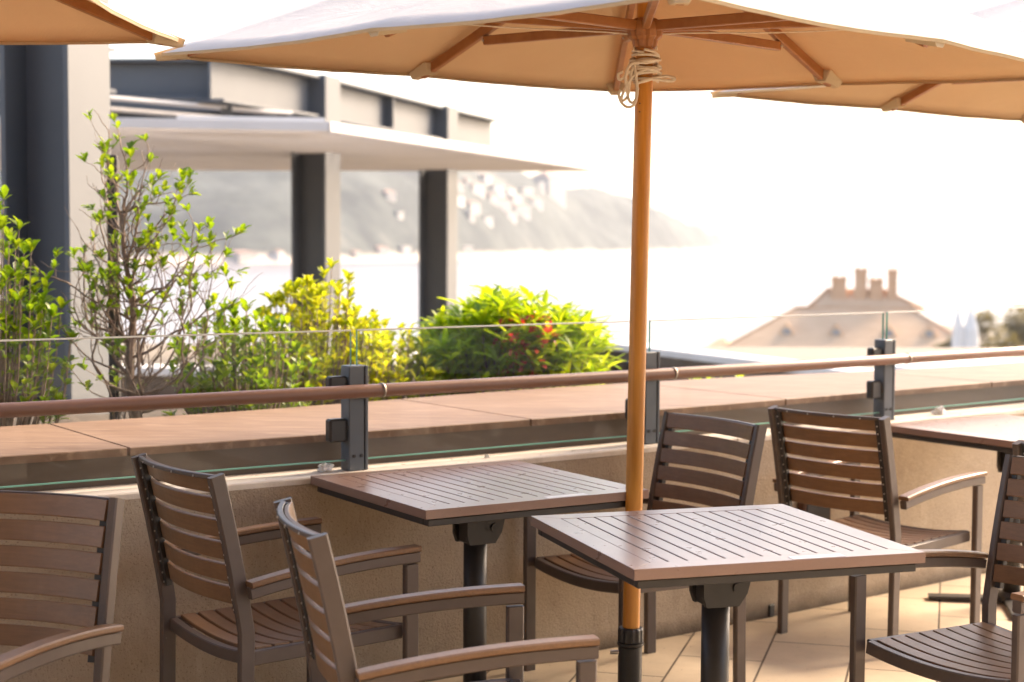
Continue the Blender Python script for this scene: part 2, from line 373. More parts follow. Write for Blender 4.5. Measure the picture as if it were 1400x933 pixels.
wall = empty('parapet_wall', (0, 0, 0), 0, 'low curved rough concrete parapet wall with pale mortar ledge below the glass', 'wall')
strip_solid('wall_body', -.085, .30, -.02, .722, M['concrete'], wall)
def wav(t): return -.087 + .004*noise.noise(Vector((t*9, 0, 0))) + .003*noise.noise(Vector((t*31, 3, 0)))
strip_solid('ledge', wav, .30, .722, .742, M['ledge'], wall, [i*8/640 for i in range(641)], .004)
pl = empty('planter_kerb', (0, 0, 0), 0, 'wide brown stone slab kerb of the planting bed behind the glass railing', 'planter kerb')
strip_solid('riser', .092, .40, .742, .832, M['granite_dark'], pl)
def rear(t): return .86 + .19*math.exp(-((t-4.3)/1.1)**2) - .10*max(0, min(1, (t-5.2)/1))
joints = [.0, .95, 1.57, 2.42, 3.62, 4.62, 5.63, 6.6, 8.0]
sl = MB()
for a, b in zip(joints[:-1], joints[1:]):
    n = 12; ts = [a+.004+(b-a-.008)*i/n for i in range(n+1)]
    o = strip_solid('slab', .082, rear, .832, .858, M['granite'], None, ts, .003)
    sl.add([v.co for v in o.data.vertices], [tuple(p.vertices) for p in o.data.polygons]); bpy.data.objects.remove(o)
sl.build('stone_slab', M['granite'], pl)
strip_solid('slab_backing', .40, lambda t: rear(t)-.03, .40, .829, M['granite_dark'], pl)

# ------------------------------------------------------------------ glass railing
rl = empty('glass_railing', (0, 0, 0), 0, 'frameless glass railing with blue grey posts and a round brown handrail', 'railing')
path = []
for t in [2*0 + i*8/80 for i in range(81)]:
    p, n = line(t); path.append(p - n*.058 + Vector((0, 0, 1.011)))
MB().tube(path, .0225, 20).build('handrail', M['rail'], rl, True)
for k in range(1, 8):
    p, n = line(k); d = Vector((n.y, -n.x, 0))
    Mx = Matrix(((d.x, n.x, 0, p.x), (d.y, n.y, 0, p.y), (0, 0, 1, .742), (0, 0, 0, 1)))
    b = MB(); b.box((-.037, -.030, 0), (.020, .030, .352), .003); b.box((.024, -.030, 0), (.036, .030, .352), .002); b.box((.018, -.022, 0), (.026, .022, .350))
    po = b.xf(Mx).build('post', M['post'], rl)
    b = MB(); b.tube([(-.02, -.030, .05), (-.02, -.034, .05)], .006, 10); b.tube([(.008, -.030, .05), (.008, -.034, .05)], .006, 10)
    b.xf(Mx).build('bolt', M['dark_metal'], po)
    for z0, z1 in ((.245, .295), (.085, .165)) if False else ((.262, .318), (.098, .176)):
        MB().box((-.103, -.019, z0), (-.038, .019, z1), .006).xf(Mx).build('clamp', M['dark_metal'], po)
    # bracket carrying the handrail and joint ring
    b = MB(); b.box((-.03, -.052, .244), (.03, -.030, .252), .001); b.xf(Mx).build('bracket', M['post'], po)
    q, nn = line(k+.055); dd = Vector((nn.y, -nn.x, 0)); c = q - nn*.058 + Vector((0, 0, 1.011))
    MB().tube([c - dd*.006, c + dd*.006], .0245, 20).build('ring', M['steel_ring'], rl, True)
for k in range(0, 8):
    t0, t1 = (k + .012 if k else .0), k + .955
    if k == 0: continue
    p0, n0 = line(k+.004); p1, n1 = line(k+1-.012)
    d = (p1-p0).normalized(); n = Vector((-d.y, d.x, 0)); L = (p1-p0).length
    if k % 2: p0 = p0 + d*.003
    def pt(s, o, z): return p0 + d*s + n*o + Vector((0, 0, z))
    z0, z1 = .775, 1.213; e = .0048
    g = MB(); g.add([pt(s, o, z) for z in (z0, z1) for s, o in ((0, -e), (L, -e), (L, e), (0, e))], [(3,2,1,0),(4,5,6,7),(0,1,5,4),(1,2,6,5),(2,3,7,6),(3,0,4,7)])
    e2 = e + .0006; za, zb_ = z1-.0042, z1+.0008
    g.add([pt(s, o, z) for z in (za, zb_) for s, o in ((0, -e2), (L, -e2), (L, e2), (0, e2))], [(3,2,1,0),(4,5,6,7),(0,1,5,4),(1,2,6,5),(2,3,7,6),(3,0,4,7)])
    za, zb_ = z0-.0008, z0+.0036
    g.add([pt(s, o, z) for z in (za, zb_) for s, o in ((0, -e2), (L, -e2), (L, e2), (0, e2))], [(3,2,1,0),(4,5,6,7),(0,1,5,4),(1,2,6,5),(2,3,7,6),(3,0,4,7)])
    go = g.build('glass_pane', [M['glass'], M['glass_edge'], M['glass_edge_top']], rl)
    for i_, p_ in enumerate(go.data.polygons):
        if 6 <= i_ < 12: p_.material_index = 2
        elif i_ >= 12: p_.material_index = 1
    for pl_ in list(go.data.polygons)[:6]:
        nz = pl_.normal
        if nz.z < -.5: pl_.material_index = 1
        elif nz.z > .5: pl_.material_index = 2
        elif abs(nz.dot(d)) > .5: pl_.material_index = 1

# ------------------------------------------------------------------ dining chair
W, HB, XBT, HS, HA, HAR, XF, XRF = .253, .885, -.088, .406, .636, .589, .507, -.006
def chair_proto():
    r = empty('dining_chair', (0, 0, 0))
    def postx(z):   # rake of the back post
        if z <= .45: return XRF*(1-z/.45)
        u = (z-.45)/(HB-.45); return XBT*(.75*u + .25*u*u)
    zs = [0, .2, .40, .45, .48, .54, .62, .70, .78, .84, HB]
    for s in (-1, 1):
        leg = MB().sweep([(postx(z)-.002, s*(W-.004), z) for z in zs], (0, 1, 0), .024, .044, .004).build('rear_leg', M['frame'], r)
        # inner strip carrying slats with screws
        zz = [.50, .56, .62, .70, .78, .84, HB-.004]
        b = MB().sweep([(postx(z)-.004, s*(W-.030), z) for z in zz], (0, 1, 0), .020, .020, .002).mark()
        for i in range(6):
            for dz in (-.014, .014):
                z = .525+.0625*i+dz; x = postx(z)
                b.tube([(x-.015, s*(W-.030), z), (x-.0175, s*(W-.030), z)], .0028, 8)
        b.build('back_strip', [M['dark_metal'], M['screw']], leg)
        fl_ = MB().sweep([(XF, s*(W+.027), 0), (XF, s*(W+.027), .30), (XF, s*(W+.027), HA-.052)], (0, 1, 0), .024, .044, .004).build('front_leg', M['frame'], r)
        # arm : metal rail below, composite cap above
        arc = []
        for i in range(15):
            u = i/14; x = -.052 + (XF+.0215+.052)*u
            z = HAR-.008 + (HA-.006-HAR+.008)*(1-(1-u)**2.2)
            arc.append(Vector((x, s*(W+.032), z)))
        arm = MB().sweep(arc[1:], (0, 1, 0), .042, .016, .0035).build('armrest', M['slat'], r)
        ra = [a - Vector((0, 0, .0242)) for a in arc[1:]]
        ra[-1] = ra[-1] + Vector((.0005, 0, 0))
        MB().sweep(ra, (0, 1, 0), .028, .032, .004).build('arm_rail', M['frame'], arm)
    # back slats, curved
    b = MB(); pitch = .0625
    for i in range(6):
        zc = HB - .0275 - pitch*i; u1 = postx(zc+.025); u0 = postx(zc-.025)
        upv = Vector((u1-u0, 0, .05)).normalized()
        pth = []
        for k in range(17):
            y = -1 + k/8; x = postx(zc)+.012 - .034*(1-y*y)
            pth.append((x, y*(W-.020), zc))
        b.sweep(pth, upv, .0515, .012, .0022)
    back = b.build('backrest', M['slat'], r)
    b = MB(); pth = []
    for k in range(17):
        y = -1 + k/8; pth.append((postx(HB)-.002 - .034*(1-y*y), y*(W-.020), HB-.006))
    b.sweep(pth, (0, 0, 1), .012, .014, .002)
    b.mark()
    for y in (-.7, -.25, .25, .7):
        x = postx(HB)-.009 - .034*(1-y*y); b.tube([(x, y*(W-.02), HB-.008), (x-.0022, y*(W-.02), HB-.008)], .003, 8)
    b.build('top_rail', [M['frame'], M['screw']], r)
    # seat : dished slats, frame
    def sag(y, x): return HS - .004 - .021*(1-(y/W)**2) - .004*max(0, .25-x)/.25
    b = MB(); n = 8; x0 = .030; pw = (XF-.030-x0)/n
    for i in range(n):
        xc = x0 + pw*(i+.5)
        b.sweep([(xc, y*(W-.014), sag(y*(W-.014), xc)) for y in [-1+k/9 for k in range(19)]], (1, 0, 0), pw-.008, .012, .002)
    b.build('seat', M['slat'], r)
    b = MB()
    for xx, dz in ((XF-.010, -.012), (.012, -.018)):
        b.sweep([(xx, y*(W-.010), sag(y*(W-.010), xx)+dz) for y in [-1+k/9 for k in range(19)]], (1, 0, 0), .026, .036, .003)
    for s in (-1, 1):
        b.sweep([(.010, s*(W-.006), HS-.030), (.25, s*(W-.006), HS-.026), (XF-.016, s*(W-.004), HS-.020)], (0, 1, 0), .022, .040, .003)
    b.build('seat_frame', M['frame'], r)
    return r
CH = 'brown slatted dining chairs on the terrace'
chairs = [
 (-1.219, 3.907, 255.7, 'dark slatted chair at the left edge facing the camera, cut off by the photo edge'),
 (-.862, 4.574, 36.5, 'slatted chair seen from behind beside the wall, between the two other left chairs'),
 (-.396, 3.707, 16.4, 'nearest slatted chair, back seen edge on, long armrests reaching towards the right in the foreground'),
 (.644, 5.736, 213, 'slatted chair facing left behind the umbrella pole, back tilted, half hidden by the front table'),
 (1.233, 6.093, 43.5, 'slatted chair lit orange, seen from behind, between the front table and the far table'),
 (1.551, 4.571, 213.4, 'slatted chair at the right edge facing the front table, its dished seat in full view'),
 (1.835, 5.02, 40, 'right edge chair showing only one worn back corner in front of the far table'),
]
proto = chair_proto()
for i, (x, y, a, lab) in enumerate(chairs):
    o = proto if i == 0 else copy_tree(proto)
    o.location = (x, y, 0); o.rotation_euler = (0, 0, R(a)); tag(o, lab, 'chair', CH)

# ------------------------------------------------------------------ tables
TS_ = .782; TZ = .742
def table_proto():
    r = empty('slatted_table', (0, 0, 0)); h = TS_/2; bd = .066
    b = MB(); th = .027
    def quad_prism(pts):
        b.add([(x, y, z) for z in (TZ-th, TZ) for x, y in pts], [(3,2,1,0),(4,5,6,7),(0,1,5,4),(1,2,6,5),(2,3,7,6),(3,0,4,7)])
    g = .0006; i_ = h-bd
    quad_prism([(-h, -h), (h, -h), (i_, -i_), (-i_, -i_)]); quad_prism([(h, -h+g), (h, h-g), (i_, i_-g), (i_, -i_+g)])
    quad_prism([(h, h), (-h, h), (-i_, i_), (i_, i_)]); quad_prism([(-h, h-g), (-h, -h+g), (-i_, -i_+g), (-i_, i_-g)])
    n = 13; pw = 2*i_/n
    for k in range(n):
        x0 = -i_+pw*k+.0022; x1 = -i_+pw*(k+1)-.0022
        b.box((x0, -i_+.0004, TZ-th+.004), (x1, i_-.0004, TZ-.0006), .0012)
    top = b.build('tabletop', M['table'], r)
    bv = top.modifiers.new('edge', 'BEVEL'); bv.width = .0022; bv.segments = 2; bv.limit_method = 'ANGLE'; bv.angle_limit = R(40)
    u = MB(); q = h-.016
    for a0, a1 in (((-q, -q), (q, -q+.03)), ((-q, q-.03), (q, q))): u.box((a0[0], a0[1], TZ-th-.024), (a1[0], a1[1], TZ-th-.004), .002)
    for a0, a1 in (((-q, -q+.0305), (-q+.03, q-.0305)), ((q-.03, -q+.0305), (q, q-.0305))): u.box((a0[0], a0[1], TZ-th-.024), (a1[0], a1[1], TZ-th-.004), .002)
    u.box((-q+.031, -.05, TZ-th-.022), (q-.031, .05, TZ-th-.006), .002)
    u.build('under_frame', M['dark_metal'], r)
    # flip top bracket
    k = MB(); zt = TZ-th-.0245
    pr = [(-.056, zt), (.098, zt), (.070, zt-.105), (.046, zt-.138), (-.046, zt-.138), (-.056, zt-.110)]
    for y0, y1 in ((-.048, -.030), (.030, .048)):
        k.add([(x, y, z) for y in (y0, y1) for x, z in pr], [tuple(range(5, -1, -1)), tuple(range(6, 12))]+[(i, (i+1) % 6, 6+(i+1) % 6, 6+i) for i in range(6)])
    k.box((-.046, -.0295, zt-.136), (.040, .0295, zt-.008), .004)
    k.tube([(.040, -.054, zt-.088), (.040, .054, zt-.088)], .013, 14); k.tube([(-.028, -.052, zt-.05), (-.028, .052, zt-.05)], .008, 12)
    k.build('bracket', M['black_plastic'], r)
    p = MB(); p.tube([(0, 0, .030), (0, 0, .3), (0, 0, zt-.137)], .0375, 28); p.build('pedestal', M['dark_metal'], r, True)
    f = MB()
    for a in range(4):
        Mx = Matrix.Rotation(R(45+90*a), 4, 'Z')
        f2 = MB(); f2.sweep([(.044, 0, .017), (.20, 0, .014), (.34, 0, .011)], (0, 1, 0), .075, .016, .004); f2.xf(Mx); f.add(f2.v, f2.f)
    f.lathe([(.060, .006), (.060, .034), (.048, .046), (.039, .050)], sides=28)
    f.build('cross_foot', M['dark_metal'], r)
    pm = MB().box((.028, -h+.006, TZ-.001), (.170, -h+.036, TZ+.0012), .0005).build('label_plate', M['plate'], r)
    return r
TG = 'square slatted bistro tables'
tables = [(.546, 4.302, 17.55, 'nearest square brown slatted table standing in front of the umbrella pole'),
          (-.113, 5.135, 31.6, 'square slatted table behind the front one, its edge against the concrete wall'),
          (2.113, 6.82, 34.5, 'far square table at the right edge, washed pale orange, beside the wall')]
tp = table_proto()
for i, (x, y, a, lab) in enumerate(tables):
    o = tp if i == 0 else copy_tree(tp)
    o.location = (x, y, 0.0 if i != 1 else .007); o.rotation_euler = (0, 0, R(a)); tag(o, lab, 'table', TG)

# ------------------------------------------------------------------ umbrellas
def rib_mesh(b, p, q, w=.024, h=.032):
    d = (Vector(q)-Vector(p)).normalized(); side = d.cross(Vector((0, 0, 1))).normalized()
    b.sweep([p, q], side, w, h, .003)
def umbrella(name, corners, apex, foot, hub_z, label, cord=False, seed=0):
    """corners: the four rim corners (world) in order; apex and foot: ends of the pole axis"""
    rd = random.Random(seed)
    org = Vector((foot.x, foot.y, foot.z)); r = empty(name, org, 0, label, 'umbrella', 'beige square parasols over the terrace')
    C = [c - org for c in corners]; A = apex - org; ax = (A - Vector((0, 0, 0))).normalized()
    def onpole(z): return ax * ((z - org.z)/ax.z)
    # canopy : 8 gores, fabric sagging between the ribs
    rim = []
    for i in range(4): rim += [C[i], (C[i]+C[(i+1) % 4])/2]
    nu, nv = 14, 12
    vs = []; fs = []
    top_r = .012
    for layer in (0, 1):
        base = len(vs)
        for i in range(8):
            a, b_ = rim[i], rim[(i+1) % 8]
            for k in range(nu):
                u = k/nu
                for j in range(nv+1):
                    v = j/nv*.995 + .005
                    e = a.lerp(b_, u); s = math.sin(math.pi*u)
                    inward = (A - e); inward.z = 0
                    e = e + inward.normalized()*.018*s*v*v
                    p = A.lerp(e, v); p.z -= .030*s*math.sin(math.pi*min(1, v*.85))*.6 - .010*math.sin(math.pi*v)
                    p.z += .0025*noise.noise(Vector((p.x*7, p.y*7, seed)))
                    if layer: p.z += .0016
                    vs.append(p)
        m = 8*nu
        for i in range(m):
            for j in range(nv):
                q = [base+i*(nv+1)+j, base+i*(nv+1)+j+1, base+((i+1) % m)*(nv+1)+j+1, base+((i+1) % m)*(nv+1)+j]
                fs.append(tuple(q if layer else q[::-1]))
    m = 8*nu; o2 = m*(nv+1)
    for i in range(m):
        a = i*(nv+1)+nv; b_ = ((i+1) % m)*(nv+1)+nv
        fs.append((a, b_, b_+o2, a+o2))
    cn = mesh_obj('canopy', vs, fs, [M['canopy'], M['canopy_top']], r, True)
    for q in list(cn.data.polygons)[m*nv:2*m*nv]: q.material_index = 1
    # hem and rib pockets
    hm = MB(); outer = [vs[i*(nv+1)+nv] for i in range(m)]
    for i in range(0, m, 1):
        p, q = outer[i], outer[(i+1) % m]
        ia = (Vector((A.x, A.y, 0))-Vector((p.x, p.y, 0))).normalized(); ib = (Vector((A.x, A.y, 0))-Vector((q.x, q.y, 0))).normalized()
        hm.add([p+Vector((0, 0, .001)), q+Vector((0, 0, .001)), q+Vector((0, 0, -.007))+ib*.004, p+Vector((0, 0, -.007))+ia*.004,
                p+Vector((0, 0, .001))+ia*.002, q+Vector((0, 0, .001))+ib*.002, q+Vector((0, 0, -.007))+ib*.006, p+Vector((0, 0, -.007))+ia*.006],
               [(0, 1, 2, 3), (7, 6, 5, 4), (3, 2, 6, 7), (0, 4, 5, 1)])
    hm.build('hem', M['canopy'], cn)
    for i in range(8):
        pk = MB()
        e = rim[i]; d = (A-e).normalized(); side = d.cross(Vector((0, 0, 1))).normalized()
        p0 = e + d*.01 + Vector((0, 0, -.003)); p1 = e + d*.11 + Vector((0, 0, -.010))
        pk.add([p0-side*.030, p0+side*.030, p0+side*.014+Vector((0, 0, -.020)), p0-side*.014+Vector((0, 0, -.020)),
                p1-side*.040, p1+side*.040, p1+side*.020+Vector((0, 0, -.036)), p1-side*.020+Vector((0, 0, -.036))],
               [(0, 3, 2, 1), (4, 5, 6, 7), (0, 4, 7, 3), (1, 2, 6, 5), (3, 7, 6, 2)])
        pk.build('rib_pocket', M['canopy'], cn)
    hub = onpole(hub_z)
    # ribs and struts
    for i in range(8):
        e = rim[i]; d = (e-A)
        p0 = A + d*.03 + Vector((0, 0, -.034)); p1 = A + d*.955 + Vector((0, 0, -.022))
        b = MB(); rib_mesh(b, p0, p1, .022, .034); ro = b.build('rib', M['wood_rib'], r)
        j = A + d*(.66 if i % 2 else .56) + Vector((0, 0, -.060))
        hd = Vector((d.x, d.y, 0)).normalized()
        b = MB(); rib_mesh(b, hub + hd*.040 + Vector((0, 0, .012)), j, .022, .030); b.build('strut', M['wood_rib'], ro)
        b = MB(); sd = hd.cross(Vector((0, 0, 1))); b.tube([j-sd*.016, j+sd*.016], .004, 8); b.build('pin', M['screw'], ro)
    # hub (runner) with notches
    b = MB()
    b.lathe([(.030, -.055), (.036, -.050), (.040, -.030), (.052, -.020), (.055, 0), (.052, .022), (.036, .034), (.030, .036)], hub, 32, lambda j: 1.0 if (j % 4) else .86)
    b.build('hub', M['wood_rib'], r, False)
    b = MB(); b.lathe([(.03, -.05), (.05, -.03), (.05, .0), (.03, .012)], A + Vector((0, 0, -.02)), 24); b.build('crown_block', M['wood_rib'], r)
    MB().lathe([(.012, 0), (.026, .02), (.026, .04), (.010, .07)], A, 16).build('finial', M['wood_rib'], r, True)
    n = 12; ex = Vector((0, 0, 0))
    MB().tube([ex.lerp(A-Vector((0, 0, .02)), i/n) for i in range(n+1)], .0265, 28).build('pole', M['wood'], r, True)
    # small dark nail holes near the top of the pole
    b = MB(); fd = -Vector((A.x*0, 1, 0))
    for dz in (-.22, -.245):
        c = onpole(hub_z+dz) + Vector((-.012, -.0235, 0)); b.tube([c, c+Vector((-.0008, -.0018, 0))], .0022, 8)
    b.build('nail_holes', M['black_plastic'], r)
    if cord:
        b = MB()
        def coil(pts, rad=.0045): 
            n = len(pts); s = [catmull([tuple(p) for p in pts], k*(n-1)/(n*6)) for k in range(n*6+1)]
            b.tube(s, rad, 7)
        for lay in range(9):                                   # turns round the pole
            z = hub_z - .062 - .0100*lay; rr = .036 + rd.uniform(-.003, .010); tilt = rd.uniform(-.012, .012); ph = rd.uniform(0, 6)
            pts = []
            for k in range(13):
                a = k/12*2*math.pi + ph; c = onpole(z)
                pts.append((c.x+(rr+.003*math.sin(3*a))*math.cos(a)+(.006 if math.cos(a) > 0 else 0), c.y+rr*math.sin(a), c.z+tilt*math.sin(a+ph)+.010*k/12*(-1)))
            coil(pts)
        c = onpole(hub_z-.115)
        coil([c+Vector(p) for p in ((-.02, -.036, .012), (-.036, -.040, 0), (-.046, -.042, -.045), (-.052, -.04, -.085), (-.068, -.036, -.098), (-.066, -.04, -.078), (-.040, -.044, -.03), (.0, -.044, -.006), (.03, -.034, -.012))])
        coil([c+Vector(p) for p in ((.03, -.03, .02), (.0, -.042, .014), (-.038, -.046, .012), (-.058, -.044, -.02), (-.050, -.042, -.09), (-.036, -.044, -.104), (-.024, -.046, -.08), (-.028, -.046, -.02), (-.036, -.042, .02))])
        coil([c+Vector(p) for p in ((-.030, -.040, -.046), (.0, -.042, -.040), (.030, -.036, -.030), (.062, -.03, -.024), (.088, -.028, -.030), (.082, -.028, -.038), (.05, -.032, -.036), (.01, -.042, -.034), (-.03, -.042, -.05))])
        coil([c+Vector(p) for p in ((-.066, -.038, -.012), (-.080, -.036, -.020), (-.076, -.038, -.036), (-.058, -.04, -.024), (-.045, -.042, -.008))])
        coil([c+Vector(p) for p in ((-.072, -.036, -.066), (-.078, -.036, -.080), (-.070, -.038, -.104), (-.05, -.042, -.118), (-.03, -.046, -.106), (-.022, -.046, -.06))])
        # lines running along the struts to the hub
        for i in (0, 4):
            e = rim[i]; d = (e-A); j = A + d*.56 + Vector((0, 0, -.080)); hd = Vector((d.x, d.y, 0)).normalized()
            k0 = hub + hd*.05 + Vector((0, 0, -.012)); coil([j, j.lerp(k0, .5)+Vector((0, 0, -.006)), k0, hub+hd*.035+Vector((0, -.02, -.06))], .0022)
        coil([hub+Vector((.004, -.05, .11)), hub+Vector((.006, -.052, .06)), hub+Vector((-.002, -.052, .03))], .0022)
        b.build('pull_cord', M['cord'], r, True)
    return r
PY = 4.97
foot = at(862.2, 880, PY); hubp = at(882, 42, PY)
axd = (hubp - foot).normalized()
foot = foot + axd*((.06-foot.z)/axd.z)
apex = foot + axd*((2.52-foot.z)/axd.z)
c1 = at(210, 74, 4.993); c2 = at(840, 124, 6.444); c3 = at(1541, 100, 4.95); c4 = at(933, -10, 3.50)
umbrella('parasol', [c1, c2, c3, c4], apex, foot, hubp.z, 'beige square parasol in the middle with orange wooden pole and knotted white cord', True, 1)
def plain_umbrella(ca, dirv, label, seed, z=2.09):
    d = Vector(dirv).normalized(); n = Vector((d.y, -d.x, 0)); S = 2.085
    cs = [ca, ca+d*S, ca+d*S+n*S, ca+n*S]
    ct = (cs[0]+cs[2])/2
    umbrella('parasol', cs, Vector((ct.x, ct.y, z+.43)), Vector((ct.x, ct.y, 0)), z+.05, label, False, seed)
    return ct
k1 = at(250, 56, 4.735)
ct2 = plain_umbrella(k1, (-.03, -1, 0), 'beige parasol at the top left corner showing only one hemmed corner with a dark rib', 2)
k3 = at(970, 127, 6.31)
ct3 = plain_umbrella(k3, (1.624, 1.31, 0), 'glowing orange beige parasol at the right behind the middle one', 3)
def base(c, label):
    r = empty('umbrella_stand', (c.x, c.y, 0), 0, label, 'umbrella base', 'black umbrella stands')
    MB().lathe([(.24, 0), (.25, .01), (.25, .035), (.235, .048), (.06, .058), (.050, .066)], sides=40).build('weight', M['black_plastic'], r, True)
    MB().lathe([(.043, .064), (.043, .12), (.036, .13), (.036, .268), (.041, .275), (.041, .282), (.033, .285)], sides=32).build('socket', M['black_plastic'], r, False)
    MB().lathe([(.034, .284), (.0395, .286), (.0395, .322), (.036, .328), (.0275, .329)], sides=48, wob=lambda j: 1.0 if j % 4 < 2 else .94).build('collar', M['black_plastic'], r)
    b = MB(); b.tube([(-.036, -.0, .25), (-.062, -.0, .25)], .007, 10); b.build('knob', M['screw'], r)
fb = foot + axd*((.25-foot.z)/axd.z)
base(fb, 'black umbrella stand with ribbed collar under the front table')

# ------------------------------------------------------------------ small things on and by the wall
def tissue(name, c, rad, seed, label):
    bm = bmesh.new(); bmesh.ops.create_icosphere(bm, subdivisions=3, radius=rad)
    for v in bm.verts:
        k = 1 + .9*noise.noise(v.co*(1.3/rad) + Vector((seed, 0, 0))) + .35*noise.noise(v.co*(3.5/rad))
        v.co = Vector((v.co.x*k*1.2, v.co.y*k, max(-rad*.55, v.co.z*k*.9)))
    me = bpy.data.meshes.new(name); bm.to_mesh(me); bm.free(); me.materials.append(M['tissue'])
    o = bpy.data.objects.new(name, me); COL.objects.link(o); o.location = c
    return tag(o, label, 'litter', 'white litter lying on the ledge')
p, n = line(2.915); tissue('crumpled_tissue', (p.x-.005, p.y+.005, .755), .019, 1, 'small white crumpled tissue on the ledge beside the left post')
p, n = line(5.27); tissue('crumpled_tissue', (p.x, p.y, .757), .021, 5, 'small white crumpled tissue on the sunlit ledge above the far table')
p, n = line(3.42); tissue('crumpled_tissue', (p.x, p.y, .747), .006, 8, 'tiny white crumb on the ledge behind the middle table')
# brown box on the wall behind the orange chair
a = at(1104, 692, 6.6); p, n = line(4.60)
d = Vector((n.y, -n.x, 0))
def wallp(t, z): q, nn = line(t); return q - nn*.087 + Vector((0, 0, z)), nn
q, nn = wallp(4.60, .415); d = Vector((nn.y, -nn.x, 0))
Mx = Matrix(((d.x, nn.x, 0, q.x), (d.y, nn.y, 0, q.y), (0, 0, 1, q.z), (0, 0, 0, 1)))
vb = empty('wall_light', q, 0, 'dark brown rectangular box light on the wall seen under the orange chair seat', 'wall light')
b = MB().box((-.085, -.040, -.055), (.085, .0, .055), .006).xf(Mx); b.v = [v - q for v in b.v]; b.build('housing', M['vent'], vb)
b = MB().box((-.070, -.043, -.042), (.070, -.0405, .042), .001).xf(Mx); b.v = [v - q for v in b.v]; b.build('cover', M['stake'], vb)
q, nn = wallp(4.44, .03)
b = MB().box((-.016, -.006, -.028), (.016, .012, .022), .004); d = Vector((nn.y, -nn.x, 0))
b.xf(Matrix(((d.x, nn.x, 0, q.x), (d.y, nn.y, 0, q.y), (0, 0, 1, q.z), (0, 0, 0, 1))))
tag(b.build('drain_outlet', M['black_plastic']), 'small black drain outlet at the foot of the concrete wall', 'drain')

# ------------------------------------------------------------------ planting bed and plants
bed = []
tt = [i*.25 for i in range(0, 20)]
inner = [(line(t)[0]+line(t)[1]*(rear(t)-.05)) for t in tt]; outerp = [(line(t)[0]+line(t)[1]*3.1) for t in tt]
vs = []
for a, b_ in zip(inner, outerp):
    for k in range(9):
        p = a.lerp(b_, k/8); vs.append((p.x, p.y, .64 + .05*noise.noise(Vector((p.x*2, p.y*2, 0)))))
fs = [(i*9+k, i*9+k+1, (i+1)*9+k+1, (i+1)*9+k) for i in range(len(tt)-1) for k in range(8)]
m0 = len(vs)
bedo = mesh_obj('planting_bed', vs, fs, M['soil']); tag(bedo, kind='structure')

class Leaves:
    def __init__(s, rd): s.v = []; s.f = []; s.rd = rd
    def leaf(s, p, d, L, w, curl=.25, ob=.62):
        """one folded leaf: d direction of the midrib"""
        rd = s.rd; d = Vector(d).normalized(); ref = Vector((rd.uniform(-.3, .3), rd.uniform(-.3, .3), 1))
        sd = d.cross(ref)
        if sd.length < .05: sd = d.cross(Vector((1, 0, 0)))
        sd.normalize(); nr = sd.cross(d); fold = .22*w
        def pt(u, x): return p + d*(u*L) + sd*(x*w) + nr*(-curl*L*u*u + abs(x)*fold*2)
        n = len(s.v)
        s.v += [pt(0, 0), pt(.35, -.36), pt(.33, 0), pt(.35, .36), pt(ob+.08, -.5), pt(ob+.08, 0), pt(ob+.08, .5), pt(.93, -.22), pt(.93, .22), pt(1, 0)]
        s.f += [(n, n+2, n+1), (n, n+3, n+2), (n+1, n+2, n+5, n+4), (n+2, n+3, n+6, n+5), (n+4, n+5, n+9, n+7), (n+5, n+6, n+8, n+9)]
    def build(s, name, mat, parent): return mesh_obj(name, s.v, s.f, mat, parent, True)

def rosette(lv, p, d, n, L, w, spread=1.0, curl=.3, ob=.62):
    rd = lv.rd; d = Vector(d).normalized(); x = d.orthogonal().normalized(); y = d.cross(x); ph = rd.uniform(0, 6)
    for k in range(n):
        a = ph + k*2.399; el = spread*rd.uniform(.55, 1.1)*(.45+.55*k/n)
        v = d*math.cos(el) + (x*math.cos(a)+y*math.sin(a))*math.sin(el) + Vector((0, 0, .15))
        s = rd.uniform(.7, 1.15)*(1 if k < n*.8 else .7)
        lv.leaf(p - d*rd.uniform(0, .02), v, L*s, w*s, curl*rd.uniform(.3, 1.5), ob)

def grow(tb, tips, rd, p, d, L, r0, level, maxl, bend=.28, upw=.25, kids=(3, 4), spread=.75, taper=.55, seg=8):
    d = Vector(d).normalized(); pts = [Vector(p)]; rr = [r0]
    for i in range(seg):
        d = (d + Vector((rd.gauss(0, bend), rd.gauss(0, bend), rd.gauss(0, bend)))*.5 + Vector((0, 0, upw))*(.35)).normalized()
        pts.append(pts[-1] + d*(L/seg)); rr.append(r0*(1-(1-taper)*(i+1)/seg))
    tb.tube(pts, rr, 6 if level < 2 else 4)
    if level >= maxl: tips.append((pts[-1], d, pts)); return
    k = rd.randint(*kids)
    for j in range(k):
        f = rd.uniform(.35, .95); i = int(f*seg); q = pts[i]; a = rd.uniform(0, 2*math.pi)
        x = d.orthogonal().normalized(); y = d.cross(x); e = spread*rd.uniform(.6, 1.2)
        v = d*math.cos(e) + (x*math.cos(a)+y*math.sin(a))*math.sin(e)
        grow(tb, tips, rd, q, v, L*rd.uniform(.45, .72), rr[i]*.62, level+1, maxl, bend, upw, kids, spread, taper, max(4, seg-2))
    grow(tb, tips, rd, pts[-1], d, L*.6, rr[-1], level+1, maxl, bend, upw, kids, spread, taper, max(4, seg-2))

